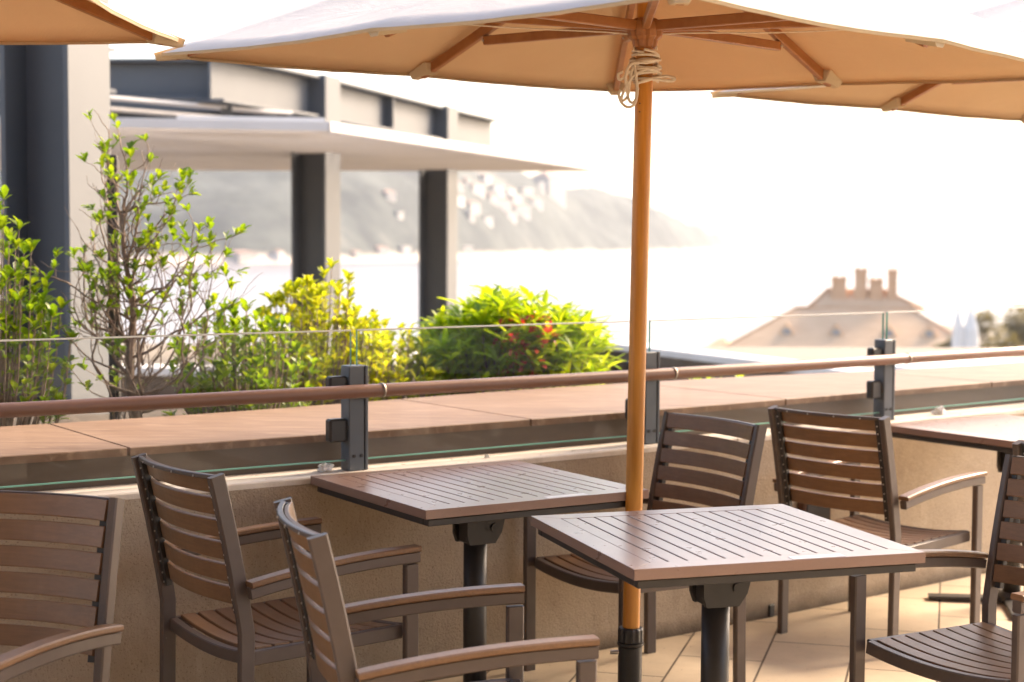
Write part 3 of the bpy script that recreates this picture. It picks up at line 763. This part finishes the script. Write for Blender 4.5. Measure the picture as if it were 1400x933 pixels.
# twiggy tree with sparse leaf clusters
def twiggy_tree(c, label):
    rd = random.Random(21); r = empty('small_tree', c, 0, label, 'tree')
    tb = MB(); br = MB(); lv = Leaves(rd); tips = []
    H = 1.26
    tp_ = [Vector((.012*math.sin(i*.9) - .003*i, .01*math.cos(i*.7), -.03 + H*.80*i/14)) for i in range(15)]
    tb.tube(tp_, [.024*(1-.74*i/14) for i in range(15)], 9)
    # thin leaders tangled beside the trunk
    for k in range(10):
        a = rd.uniform(0, 6.28); p = Vector((.035*math.cos(a), .035*math.sin(a), rd.uniform(-.03, .55)))
        grow(br, tips, rd, p, Vector((.10*math.cos(a)+rd.gauss(0, .05), .10*math.sin(a), 1)), rd.uniform(.40, .62), rd.uniform(.004, .007), 1, 2, .42, .22, (2, 3), .8, .5, 9)
    bare = []
    for k in range(22):
        i = rd.randint(3, 13); a = rd.uniform(0, 6.28)
        grow(br, bare, rd, tp_[i], Vector((math.cos(a), math.sin(a)*.7, rd.uniform(.1, .9))), rd.uniform(.12, .24), rd.uniform(.0025, .004), 1, 2, .55, .35, (2, 3), .9, .5, 7)
    # side branches leaving flat and turning up
    for k in range(30):
        i = rd.randint(2, 14); a = rd.uniform(0, 6.28)
        reach = (.27 if i < 9 else .18)*rd.uniform(.6, 1.25)
        v = Vector((math.cos(a)*1.2, math.sin(a)*.8, rd.uniform(-.1, .45)))
        grow(br, tips, rd, tp_[i], v, reach, rd.uniform(.003, .0055), 1, 2, .50, .46, (1, 3), .9, .5, 9)
    for v, L, zi in (((1, -.1, .10), .40, 4), ((1, .2, -.02), .46, 3), ((1, .1, .25), .36, 6), ((1, 0, .05), .42, 5), ((-1, -.1, .20), .36, 5), ((-1, .2, .35), .34, 7), ((-.9, .1, .1), .34, 4), ((.9, .1, .45), .26, 9), ((-.6, 0, .7), .28, 9), ((.35, .1, 1), .28, 11), ((0, 0, 1), .24, 13), ((-.3, 0, 1), .26, 13), ((.5, -.1, .7), .27, 10), ((-1, .05, .5), .30, 8)):
        grow(br, tips, rd, tp_[zi], v, L, .0065, 1, 3, .40, .34, (2, 3), .75, .55, 10)
    for p, d, pts in tips:
        u = rd.random(); low = 1.25 if p.z < .75 else 1.0
        if u < .50*low: rosette(lv, p, d + Vector((0, 0, .4)), rd.randint(4, 8), .043, .022, 1.1)
        if u < .24*low: rosette(lv, pts[len(pts)//2], d + Vector((0, 0, .5)), rd.randint(2, 5), .040, .021, 1.15)
    tb.build('trunk', M['bark'], r, True); br.build('branches', M['bark'], r, True); lv.build('leaves', M['leaf_green'], r)
    return r
def bush(name, c, rx, ry, h, label, cat, group, mat, seed, nst, lf, ros=(6, 10), spread=1.1, curl=.35, ob=.6, lean=0, lower=.05, flowers=None, fill=1.0):
    """stems rising from the root to an uneven dome of shoots, each with leaf rosettes"""
    rd = random.Random(seed); r = empty(name, c, 0, label, cat, group); st = MB(); lv = Leaves(rd); fl_ = Leaves(rd)
    for k in range(nst):
        while True:
            x, y = rd.uniform(-1, 1), rd.uniform(-1, 1)
            if x*x+y*y < 1: break
        dome = math.sqrt(max(0, 1-(x*x+y*y)*.92)); top = h*(lower + (1-lower)*dome)*(1 + .20*noise.noise(Vector((x*2.3, y*2.3, seed))))*rd.uniform(.72 if rd.random() < .55 else .35, 1.06)
        e = Vector((x*rx+lean*top, y*ry, top)); b0 = Vector((x*rx*.35, y*ry*.35, -.04))
        md = b0.lerp(e, .5) + Vector((x*rx*.16, y*ry*.16, .04*rd.uniform(-1, 1)))
        pts = [catmull([tuple(b0), tuple(md), tuple(e)], i/4) for i in range(9)]
        st.tube(pts, [.006-.0045*i/8 for i in range(9)], 4)
        d = (pts[-1]-pts[-2]).normalized(); d = (d + Vector((0, 0, .35))).normalized()
        L, w = lf
        rosette(lv, pts[-1], d, rd.randint(*ros), L, w, spread, curl, ob)
        for i in (7, 6, 5, 4):
            if rd.random() < .75*fill: rosette(lv, pts[i], (pts[i]-pts[i-1]).normalized()+Vector((x*.4, y*.4, .2)), rd.randint(2, 5), L*.92, w*.92, spread*1.2, curl, ob)
        if flowers and rd.random() < flowers[1] and abs(x-flowers[0]) < .25 and y < -.25 and top < h*.88:
            fl_ = Leaves(rd)
            for q in range(rd.randint(9, 16)):
                v = Vector((rd.gauss(0, 1), rd.gauss(0, 1), rd.gauss(0, 1)+.3)); fl_.leaf(pts[-1]+Vector((0, -.03, .0))+v*.020, v, .030, .024, .4)
            fl_.build('flower_cluster', M['flower'], r)
    st.build('stems', M['bark'], r, True); lv.build('leaves', mat, r)
    return r
zb = .64
def gp(u, Y, z=zb): q = at(u, 500, Y); return Vector((q.x, Y, z))
twiggy_tree(gp(187, 6.45), 'slender leafless-looking small tree with sparse fresh green leaf clusters behind the handrail')
SH = 'shrubs in the planting bed'
bush('shrub', gp(-14, 6.15), .30, .28, .98, 'green leafy shrub at the left edge in front of the dark steel column', 'shrub', SH, M['leaf_green'], 3, 120, (.055, .027), (5, 9), 1.1, .3, .62, 0, .35)
bush('shrub', gp(330, 6.75), .32, .26, .60, 'loose mid green shrub between the slender tree and the yellow shrub', 'shrub', SH, M['leaf_green'], 4, 120, (.052, .026), (4, 8), 1.1, .3, .62, 0, .30, fill=.8)
bush('shrub', gp(425, 7.3), .34, .30, .70, 'loose yellow green shrub in front of the second column', 'shrub', SH, M['leaf_yellow'], 5, 170, (.052, .025), (5, 8), 1.1, .3, .62, .02, .30, fill=.9)
bush('shrub', gp(525, 7.6), .30, .30, .48, 'low yellow shrub right behind the left glass joint', 'shrub', SH, M['leaf_yellow'], 6, 140, (.050, .024), (5, 8), 1.1, .3, .62, 0, .35)
bush('shrub', gp(700, 8.0), .46, .42, .56, 'dense lime green shrub with long drooping leaves and a few red flowers', 'shrub', SH, M['leaf_lime'], 8, 230, (.115, .030), (7, 10), 1.25, .65, .5, 0, .45, (.12, .75))
bush('shrub', gp(140, 6.2), .10, .08, .12, 'tiny green sprig sprouting behind the kerb left of the tree', 'plant', SH, M['leaf_green'], 11, 14, (.04, .02), (4, 6))
bush('shrub', gp(240, 6.35), .22, .10, .15, 'low yellowish ground plant at the foot of the slender tree', 'plant', SH, M['leaf_yellow'], 12, 40, (.04, .02), (4, 6))
bush('shrub', gp(985, 8.15, .70), .22, .12, .15, 'low sprawling green plant behind the kerb right of the umbrella pole', 'plant', SH, M['leaf_lime'], 13, 26, (.05, .02), (3, 6))
sk = gp(157, 6.75)
s0 = MB(); s0.box((-.021, -.021, -.1), (.021, .021, 1.20), .003); s0.box((-.018, -.018, 1.20), (.018, .018, 1.215), .003)
so = s0.build('garden_stake', M['stake']); so.location = sk; tag(so, 'dark square wooden stake standing behind the slender tree', 'stake')

# ------------------------------------------------------------------ upper deck beyond, kerb wall, round table
dk = MB().add([(-9, 6.0, 0.0), (12, 12.5, 0), (9, 24.0, 0), (-16, 24.0, 0), (-16, 8, 0)], [(0, 1, 2, 3, 4)])
dk.v = [v + Vector((0, 0, .004)) for v in dk.v]
# keep the deck beyond the parapet line
dpoly = [(line(t)[0]+line(t)[1]*.45) for t in [i*.5 for i in range(17)]]
dk = MB().add([(p.x, p.y, .0) for p in dpoly] + [(9.5, 23.6, 0), (-18, 23.6, 0), (-18, 3.5, 0)], [tuple(range(20))])
tag(dk.build('upper_deck', M['land']), kind='structure')
kw = empty('deck_edge_wall', (0, 0, 0), 0, 'low deck edge wall with a white coping and dark face beyond the planting bed', 'wall')
ek = [(-7, 12.3), (-2.2, 12.75), (.98, 16.2), (2.15, 13.8), (3.6, 10.85)]
cap = MB(); bd_ = MB()
cap.sweep([(x, y, .49) for x, y in ek], (0, 0, 1), .07, .34, .008); bd_.sweep([(x, y, .225) for x, y in ek], (0, 0, 1), .45, .26, .004)
bd_.build('wall_face', M['granite_dark'], kw); cap.build('coping', M['white_stone'], kw)
rtb = empty('round_table', (3.02, 10.3, 0), 0, 'round white table beyond the kerb at the right', 'table')
MB().lathe([(.66, .715), (.685, .72), (.69, .735), (.68, .75), (.20, .751)], sides=64).build('tabletop', M['white_paint'], rtb, False)
MB().lathe([(.30, 0), (.30, .02), (.05, .04), (.04, .714)], sides=32).build('pedestal', M['white_paint'], rtb)

# ------------------------------------------------------------------ steel pavilion
pv = empty('steel_pavilion', (-1.9, 17.5, 0), 0, 'pale grey steel pavilion with deep beams and a flat louvred canopy over the bay', 'pavilion')
pvo = Vector((-1.9, 17.5, 0)); HD = R(17.3)
DV = Vector((math.sin(HD), math.cos(HD), 0)); NV = Vector((math.cos(HD), -math.sin(HD), 0))
def frame_at(c): return Matrix(((NV.x, DV.x, 0, c.x), (NV.y, DV.y, 0, c.y), (0, 0, 1, c.z), (0, 0, 0, 1)))
def h_column(name, corner, z0, z1, w, par, off=Vector((0, 0, 0)), mat=None):
    """corner: front right edge; flanges lie along the pavilion axis, web between"""
    b = MB(); t = .032
    b.box((-t, 0, z0), (0, w, z1), .003); b.box((-w, 0, z0), (-w+t, w, z1), .003); b.box((-w+t, w*.5-.012, z0), (-t, w*.5+.012, z1))
    b.box((-w-.06, -.06, z0-.03), (.06, w+.06, z0))
    b.xf(frame_at(corner)); b.v = [v - off for v in b.v]
    return b.build(name, mat or M['grey_steel'], par)
colA = at(445, 215, 17.4); colB = at(612, 232, 21.3)
h_column('column', Vector((colA.x, colA.y, 0)), .03, 2.44, .40, pv, pvo); h_column('column', Vector((colB.x, colB.y, 0)), .03, 2.44, .40, pv, pvo)
for c in (colA, colB):     # short posts through the canopy
    b = MB(); b.box((-.40, 0, 2.53), (0, .034, 3.25), .003); b.box((-.03, .036, 2.53), (0, .40, 3.25), .003); b.xf(frame_at(Vector((c.x, c.y, 0)))); b.v = [v-pvo for v in b.v]
    b.build('post', M['grey_steel'], pv)
def girder(p, q, z0, z1, w=.30, t=.03, name='girder', mat=None):
    d = Vector((q.x-p.x, q.y-p.y, 0)); L = d.length; d.normalize(); n = Vector((d.y, -d.x, 0))
    Mx = Matrix(((n.x, d.x, 0, p.x), (n.y, d.y, 0, p.y), (0, 0, 1, 0), (0, 0, 0, 1)))
    b = MB(); b.box((-w/2, 0, z1-t), (w/2, L, z1), .003); b.box((-w/2, 0, z0), (w/2, L, z0+t), .003); b.box((-.015, .002, z0+t), (.015, L-.002, z1-t))
    k = max(1, int(L/1.3))
    for i in range(1, k):
        y = L*i/k; b.box((-w/2+.02, y-.008, z0+t), (-.0155, y+.008, z1-t)); b.box((.0155, y-.008, z0+t), (w/2-.02, y+.008, z1-t))
    b.xf(Mx); b.v = [v-pvo for v in b.v]; return b.build(name, mat or M['grey_steel'], pv)
mid = lambda c: Vector((c.x, c.y, 0)) - NV*.20
a0, b0 = mid(colA), mid(colB)
girder(a0+DV*.42, b0+DV*-.02, 2.80, 3.24); girder(b0+DV*.42, b0+DV*2.4, 2.80, 3.24)
s_ = Vector((-2.86, 15.5, 0)); girder(s_, a0+DV*-.02, 2.80, 3.24)
girder(s_+Vector((-.02, .22, 0)), s_+Vector((-3.4, .55, 0)), 2.84, 3.22, .26, .03, 'cross_beam')
l0 = Vector((-3.72, 14.9, 0)); girder(l0, l0+Vector((-.9, -2.6, 0)), 2.82, 3.22)
girder(Vector((-1.4, 18.3, 0))+NV*-.8, Vector((-6.5, 19.6, 0)), 2.84, 3.2, .26, .03, 'cross_beam'); girder(Vector((-1.9, 17.9, 0)), Vector((-7.5, 18.2, 0)), 2.60, 2.92, .26, .03, 'cross_beam')
girder(Vector((-.3, 21.8, 0))+NV*-.8, Vector((-6.0, 23.4, 0)), 2.84, 3.2, .26, .03, 'cross_beam')
# thin hanger plates between girders and canopy
for p in (s_+Vector((.1, .35, 0)), s_+Vector((.55, 1.0, 0)), a0+DV*1.9, a0+DV*3.1, b0+DV*1.0):
    b = MB(); b.box((-.05, -.01, 2.53), (.05, .01, 2.80)); b.box((-.01, .0105, 2.53), (.01, .07, 2.80)); b.xf(Matrix.Translation(p-pvo)); b.build('hanger', M['grey_steel'], pv)
for p, q in (((-4.1, 14.3), (-2.3, 16.6)), ((-4.4, 15.6), (-2.6, 17.9))):
    b = MB(); b.sweep([(p[0], p[1], 2.78), (q[0], q[1], 2.78)], (0, 0, 1), .025, .22, .003); b.v = [v-pvo for v in b.v]; b.build('purlin', M['pale_panel'], pv)
# louvred canopy : long blades inside an edge frame
tipp = Vector((1.15, 21.9, 0)); fr_ = Vector((-1.60, 14.2, 0)); lf_ = Vector((-7.2, 13.2, 0)); bk_ = Vector((-8.0, 22.6, 0))
b = MB()
for p, q in ((fr_, tipp), (tipp, bk_), (bk_, lf_), (lf_, fr_)):
    b.sweep([(p.x, p.y, 2.485), (q.x, q.y, 2.485)], (0, 0, 1), .085, .06, .004)
b.v = [v-pvo for v in b.v]; b.build('canopy_edge', M['pale_panel'], pv)
b = MB(); nb = 34
for i in range(nb):
    u = (i+.5)/nb; p = lf_.lerp(bk_, u); q = fr_.lerp(tipp, u); p = p + (q-p).normalized()*.04; q = q + (p-q).normalized()*.04
    b.sweep([(p.x, p.y, 2.485), (q.x, q.y, 2.485)], Vector((0, .80, .60)), .165, .014, .001)
b.v = [v-pvo for v in b.v]; b.build('louvres', M['pale_panel'], pv)
b = MB(); b.box((-.65, -.12, 2.531), (.65, .12, 2.60), .004); b.xf(Matrix.Translation(Vector((-2.35, 14.75, 0))-pvo) @ Matrix.Rotation(R(10), 4, 'Z')); b.build('light_trough', M['white_paint'], pv)
# near column at the left
cA = at(95, 300, 8.7)
colm = h_column('steel_column', Vector((cA.x, cA.y, 0)), .06, 3.6, .42, None); tag(colm, 'large grey steel H column at the left edge with a deep dark recess', 'column')

# ------------------------------------------------------------------ far setting : water, land, headland, old house
SEA = -14.0
bm = bmesh.new(); bmesh.ops.create_grid(bm, x_segments=2, y_segments=2, size=9000)
me = bpy.data.meshes.new('water'); bm.to_mesh(me); bm.free(); me.materials.append(M['water'])
wo = bpy.data.objects.new('water', me); COL.objects.link(wo); wo.location = (0, 3000, SEA); tag(wo, kind='structure')
gl = MB().prism([(-60, -60), (140, -60), (150, 260), (75, 300), (48, 235), (22, 150), (-60, 120)], SEA-1, -13.3)
tag(gl.build('ground', M['land']), kind='structure')
# headland: ridge height along the skyline measured at the waterline
prof = [(-2600, 700, 60), (-900, 880, 78), (-420, 960, 84), (-190, 1010, 84), (-60, 1250, 86), (60, 1700, 79), (160, 1950, 66), (250, 2250, 42), (345, 2700, 18), (400, 3000, 4), (430, 3150, -10)]
NX, NY = 220, 46
vs = []; fs = []
for i in range(NX+1):
    t = i/NX*(len(prof)-1); q = catmull([(x, y, h) for x, y, h in prof], min(t, len(prof)-1.0001))
    for j in range(NY+1):
        f = j/NY; depth = 620*f; y = q.y + depth; x = q.x*(y/q.y)
        hgt = q.z*1.0*(math.sin(min(1, f*2.0)*math.pi/2)**.85)*(1 if f < .5 else max(0, 1-(f-.5)*1.6))
        nz = noise.noise(Vector((x*.006, y*.006, 1)))*14 + noise.noise(Vector((x*.018, y*.018, 4)))*7 + noise.noise(Vector((x*.07, y*.07, 7)))*3.2
        vs.append((x, y, SEA - 2 + max(0, hgt*(q.y+depth*.5)/q.y*.98) + nz*min(1, f*5)*min(1, max(0, (q.z+10)/50))))
for i in range(NX):
    for j in range(NY): fs.append((i*(NY+1)+j, (i+1)*(NY+1)+j, (i+1)*(NY+1)+j+1, i*(NY+1)+j+1))
ho = mesh_obj('hills', vs, fs, M['hill'], None, True); tag(ho, kind='structure')
from mathutils.bvhtree import BVHTree
tree_h = BVHTree.FromPolygons([Vector(v) for v in vs], fs)
def on_hill(u, v):
    o = Vector((0, 0, CAM_H)); d = (at(u, v, 1.0) - o).normalized()
    return tree_h.ray_cast(o, d)[0]
def villa(u, v, wpx, hpx, label, floors=3, grp='white houses across the bay'):
    p = on_hill(u, v)
    if p is None: return
    k = p.y/F_PX; w, h = wpx*k, hpx*k; dd = w*.7
    r = empty('villa', p, R(random.uniform(52, 70)), label, 'house', grp)
    MB().box((-w/2, 0, -h*.4), (w/2, dd, h), .3).build('wall', M['villa'], r)
    if random.random() < .55: MB().add([(-w/2-.6, -.6, h), (w/2+.6, -.6, h), (w/2+.6, dd+.6, h), (-w/2-.6, dd+.6, h), (-w/4, dd/2, h*1.28), (w/4, dd/2, h*1.28)], [(3, 2, 1, 0), (0, 1, 5, 4), (1, 2, 5), (2, 3, 4, 5), (3, 0, 4)]).build('roof', M['villa_roof'], r)
    else: MB().box((-w/2-.5, -.5, h), (w/2+.5, dd+.5, h+.8), .1).build('roof', M['villa'], r)
    b = MB(); nw = max(2, min(7, int(w/6))); nf = 2 if h > 16 else 1
    for a in range(nf):
        for c in range(nw):
            x = -w/2 + w*(c+.5)/nw; z = h*(a+.5)/nf; bw = MB(); bw.box((x-w/nw*.28, -.25, z-.9), (x+w/nw*.28, -.02, z+.9)); bw.build('window', M['villa_window'], r)
villas = [(762, 278, 44, 34, 'large bright white block high on the headland just left of the umbrella pole'),
 (655, 268, 36, 16, 'white terrace of houses high on the slope beside the third column'), (650, 292, 28, 14, 'white house below the upper terrace right of the third column'),
 (690, 290, 30, 16, 'wide white house in the middle of the hillside cluster'), (715, 296, 34, 14, 'low white house at the right end of the hillside cluster'), (735, 284, 24, 12, 'small white house just under the large bright block'),
 (668, 308, 22, 10, 'small white house lowest in the hillside cluster'), (535, 275, 20, 12, 'lone white house high between the two thin columns'), (548, 300, 14, 9, 'tiny white house halfway up between the two thin columns'),
 (340, 358, 44, 12, 'long white building on the shore left of the second column'), (385, 357, 18, 12, 'white boathouse on the shore touching the second column'), (490, 354, 20, 9, 'white shore house just right of the second column'),
 (525, 352, 22, 12, 'white shore house midway between the two thin columns'), (556, 352, 20, 14, 'tall white shore house just left of the third column'), (640, 348, 22, 10, 'white shore house just right of the third column')]
for a in villas: villa(*a)
for n_, (u, v) in enumerate([(628, 262), (641, 256), (668, 254), (683, 268), (700, 274), (722, 268), (741, 262), (630, 282), (676, 280), (708, 284), (646, 304), (700, 302)]):
    villa(u, v, random.uniform(14, 30), random.uniform(9, 16), 'small white house packed into the blurred hillside cluster right of the third column', 3, 'hillside cluster of small white houses')


# old house with tiled roof and chimneys
HY = 170.0
def hp(u, v, Y=HY): return at(u, v, Y)
hc = hp(1165, 480); r = empty('old_house', (hc.x, HY, -13.3), R(-12), 'large pale old house with a broad tiled roof and clustered chimneys at the right', 'house')
k = HY/F_PX
def hz(v): return hp(1160, v).z + 13.3
ev, rg, up2 = hz(486), hz(425), hz(398)
hw = 188*k
b = MB(); b.box((-hw*.90, 1.2, 0), (hw*.90, 16, ev+.3), .05); b.build('wall', M['stone_wall'], r)
b = MB(); e = hw; # hipped lower roof
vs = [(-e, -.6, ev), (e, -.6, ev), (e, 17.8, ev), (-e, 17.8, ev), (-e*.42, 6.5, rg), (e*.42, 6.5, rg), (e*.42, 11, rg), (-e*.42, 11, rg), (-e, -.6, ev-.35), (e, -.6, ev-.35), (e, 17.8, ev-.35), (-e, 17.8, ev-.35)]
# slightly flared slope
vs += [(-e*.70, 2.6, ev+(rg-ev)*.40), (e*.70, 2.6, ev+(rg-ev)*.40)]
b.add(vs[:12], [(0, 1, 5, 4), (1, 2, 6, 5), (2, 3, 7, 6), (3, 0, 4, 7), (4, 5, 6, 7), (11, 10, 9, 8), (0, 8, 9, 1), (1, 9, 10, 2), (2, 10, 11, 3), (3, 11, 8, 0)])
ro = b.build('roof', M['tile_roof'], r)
b = MB(); f = e*.34
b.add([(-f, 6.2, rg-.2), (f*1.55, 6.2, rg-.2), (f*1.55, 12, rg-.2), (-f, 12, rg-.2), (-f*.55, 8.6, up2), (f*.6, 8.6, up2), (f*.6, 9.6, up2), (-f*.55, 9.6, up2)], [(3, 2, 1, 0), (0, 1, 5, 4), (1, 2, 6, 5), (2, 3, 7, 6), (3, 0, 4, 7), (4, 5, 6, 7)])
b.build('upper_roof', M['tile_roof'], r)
b = MB()
for p, q in (((-e, -.6, ev), (-e*.42, 6.5, rg)), ((e, -.6, ev), (e*.42, 6.5, rg)), ((-e*.42, 6.5, rg), (e*.42, 6.5, rg)), ((-f, 6.2, rg), (-f*.55, 8.6, up2)), ((f*1.55, 6.2, rg), (f*.6, 8.6, up2))):
    b.tube([Vector(p)+Vector((0, 0, .05)), Vector(q)+Vector((0, 0, .05))], .16, 8)
b.build('ridge_tiles', M['chimney'], ro)
for x0 in (-.48, -.12, .26, .55):
    xx = e*x0; yy = 2.2; zz = ev + (rg-ev)*(yy+.6)/7.1
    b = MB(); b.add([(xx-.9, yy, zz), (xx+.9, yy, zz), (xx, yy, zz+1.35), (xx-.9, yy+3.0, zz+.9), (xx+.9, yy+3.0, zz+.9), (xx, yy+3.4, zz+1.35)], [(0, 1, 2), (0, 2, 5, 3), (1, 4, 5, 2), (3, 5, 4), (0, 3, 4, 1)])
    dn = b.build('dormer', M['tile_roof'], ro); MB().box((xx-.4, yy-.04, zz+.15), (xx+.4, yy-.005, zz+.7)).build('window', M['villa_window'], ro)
b = MB(); b.box((-e*1.16, 3.0, 0), (-e*.93, 13, ev-.6), .05); b.build('side_wing', M['stone_wall'], r)
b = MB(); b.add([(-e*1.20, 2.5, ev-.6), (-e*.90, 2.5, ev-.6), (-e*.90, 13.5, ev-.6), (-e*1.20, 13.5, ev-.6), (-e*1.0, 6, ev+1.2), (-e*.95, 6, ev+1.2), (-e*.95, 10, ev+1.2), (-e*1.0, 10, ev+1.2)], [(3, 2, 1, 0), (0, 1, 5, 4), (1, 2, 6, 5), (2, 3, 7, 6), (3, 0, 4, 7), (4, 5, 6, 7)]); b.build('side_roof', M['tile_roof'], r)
for (u0, u1, v0, v1) in ((1134, 1155, 381, 412), (1166, 1184, 369, 405), (1187, 1206, 383, 405), (1212, 1226, 370, 405)):
    x0, x1 = (u0-1165)*k, (u1-1165)*k; z0, z1 = hz(v1)-.6, hz(v0); w = x1-x0
    b = MB(); b.box((x0, 7.4, z0), (x1, 7.4+w*.9, z1-.35), .04); b.box((x0-.10, 7.3, z1-.349), (x1+.10, 7.5+w*.9, z1), .03)
    for q in (.25, .75): b.lathe([(.14, 0), (.12, .3)], (x0+w*q, 7.4+w*.45, z1), 10)
    b.build('chimney', M['chimney'], ro)
nwin = 12
for i in range(nwin):
    x = -hw*.84 + hw*1.68*i/(nwin-1)
    for z0 in (.5,):
        fo = MB().box((x-.55, 1.10, z0), (x+.55, 1.198, z0+1.9)).build('window', M['window'], r)

# ------------------------------------------------------------------ folded white parasols on the lower plaza, far trees
pz = MB().prism([(3.5, 30), (40, 24), (44, 60), (6, 62)], -3.2, -2.9); tag(pz.build('plaza', M['land']), kind='structure')
for u, w in ((1309, .17), (1326, .25)):
    c = at(u, 480, 42); r = empty('folded_parasol', (c.x, 42, -2.9), 0, 'closed white parasol, the wider one of the pair right of the old house' if w > .2 else 'closed white parasol, the narrower one of the pair right of the old house', 'umbrella', 'closed white parasols')
    b = MB(); zt = at(u, 424, 42).z+2.9
    b.lathe([(w*.30, .9), (w*1.0, 1.0), (w*.95, 1.5), (w*.8, zt-.5), (w*.35, zt-.1), (.03, zt)], sides=24, wob=lambda j: 1.0 if j % 3 else .8); b.build('folded_canopy', M['white_paint'], r, False)
    MB().tube([(0, 0, 0), (0, 0, zt+.12)], .035, 12).build('pole', M['wood'], r, True)
    MB().lathe([(.35, 0), (.35, .08), (.06, .12)], sides=24).build('stand', M['stake'], r)
def far_tree(u, vtop, Y, wpx, label, seed, zg=-13.3, grp='far trees at the right'):
    rd = random.Random(seed); p = at(u, vtop, Y); c = Vector((p.x, Y, zg)); H = p.z - zg; rx = wpx/2*Y/F_PX
    r = empty('tree', c, 0, label, 'tree', grp); t = MB(); lv = Leaves(rd)
    t.tube([(0, 0, 0), (.1, 0, H*.3), (0, .1, H*.75)], [H*.03, H*.022, H*.008], 8)
    cl = []
    for i in range(13):
        a = rd.uniform(0, 6.28); q = math.sqrt(rd.random())*.75; z = H*rd.uniform(.25, .92)
        s = (1-abs(z/H-.6)*1.0); e = Vector((rx*q*math.cos(a)*s, rx*q*math.sin(a)*s, z)); cl.append(e)
        t.tube([(0, 0, H*rd.uniform(.25, .5)), tuple(e*.6+Vector((0, 0, H*.15))), tuple(e)], [H*.012, H*.008, H*.003], 5)
    for e in cl:
        s = rx*rd.uniform(.32, .52)
        for k_ in range(230):
            v = Vector((rd.gauss(0, 1), rd.gauss(0, 1), rd.gauss(0, .75))); v = v.normalized()*s*rd.uniform(.45, 1.05)
            lv.leaf(e+v, v+Vector((rd.gauss(0, .5), rd.gauss(0, .5), .2))*s, rx*.17, rx*.11, .3)
    t.build('trunk', M['bark'], r, True); lv.build('crown', M['leaf_far'], r)
for a in ((1348, 418, 108, 74, 'far broad tree just right of the closed parasols', 31), (1378, 414, 112, 80, 'far tree at the right edge, taller of the two largest', 32), (1408, 412, 104, 80, 'far tree cut off by the right photo edge', 33), (1300, 452, 120, 60, 'low far tree behind the closed parasols', 34), (1362, 432, 98, 90, 'far tree in front of the others, low and broad', 35)):
    far_tree(*a)
far_tree(840, 462, 52, 34, 'small round treetop just left of the umbrella pole beyond the deck wall', 36, -13.3); far_tree(969, 478, 60, 18, 'small treetop right of the umbrella pole beyond the deck wall', 37, -13.3)

# ------------------------------------------------------------------ unseen front added behind the viewer to shade the terrace (mirrored in the glass)
rb = empty('added_shade_front', (-1, -3.2, 0), 0, 'unseen front added behind the terrace for shade, mirrored faintly in the railing glass', 'building')
M['plaster'] = surf('taupe_plaster', (.075, .062, .052), (.10, .085, .072), 2, .85)
b = MB(); b.box((-9, -.5, 0), (9, 0, .5), .01); b.box((-9, -.5, 3.1), (9, 0, 7.5), .01)
b.build('wall', M['plaster'], rb)
for i in range(8):
    x = -9 + i*18/7
    b = MB(); b.box((x-.25, -.52, .502), (x+.25, .02, 3.098), .01); b.build('pier', M['plaster'], rb)
for i in range(7):
    x = -9 + (i+.5)*18/7; b = MB(); b.box((x-1.0, -.34, .503), (x+1.0, -.30, 3.097)); b.build('window', M['window'], rb)
b = MB(); b.box((-9, .002, 3.15), (9, 2.4, 3.4), .02); b.build('shade_slab', M['plaster'], rb)  # overhang added to darken the surfaces facing the viewer

# ------------------------------------------------------------------ air, light, exposure
def haze():
    m, nt, out = new_mat('pale_haze')
    v = nt.nodes.new('ShaderNodeVolumePrincipled'); v.inputs['Density'].default_value = HAZE; v.inputs['Color'].default_value = (.84, .91, 1, 1); v.inputs['Anisotropy'].default_value = .15
    nt.links.new(v.outputs[0], out.inputs['Volume'])
    o = MB().box((-4200, -300, SEA-3), (4200, 5200, 140)).build('haze', m); tag(o, kind='stuff', label='pale bright sea haze over the bay and headland', cat='haze'); return o
HAZE = .00010
haze()
AZ, EL = R(52), R(33)      # sun: to the right and ahead
sd = Vector((math.sin(AZ)*math.cos(EL), math.cos(AZ)*math.cos(EL), math.sin(EL)))
sl_ = bpy.data.lights.new('sun', 'SUN'); sl_.energy = 3.0; sl_.angle = R(22); sl_.color = (1, .86, .68)
so = bpy.data.objects.new('sun', sl_); COL.objects.link(so); so.rotation_euler = (-sd).to_track_quat('-Z', 'Y').to_euler()
w = bpy.data.worlds.new('World'); scene.world = w; w.use_nodes = True; nt = w.node_tree
bg = nt.nodes['Background']; sky = nt.nodes.new('ShaderNodeTexSky'); sky.sky_type = 'NISHITA'; sky.sun_disc = False
sky.sun_elevation = EL; sky.sun_rotation = AZ; sky.air_density = 1.0; sky.dust_density = 3.0; sky.ozone_density = .6; sky.altitude = 20
nt.links.new(sky.outputs[0], bg.inputs[0]); bg.inputs[1].default_value = .15
vs_ = scene.view_settings; vs_.view_transform = 'Standard'; vs_.look = 'None'; vs_.gamma = 1; vs_.use_curve_mapping = False
vs_.exposure = 1.82
vs_.use_white_balance = True; vs_.white_balance_temperature = 7150; vs_.white_balance_tint = 15
scene.cycles.max_bounces = 10; scene.cycles.transparent_max_bounces = 16; scene.cycles.volume_bounces = 1
scene.cycles.caustics_reflective = False; scene.cycles.caustics_refractive = False
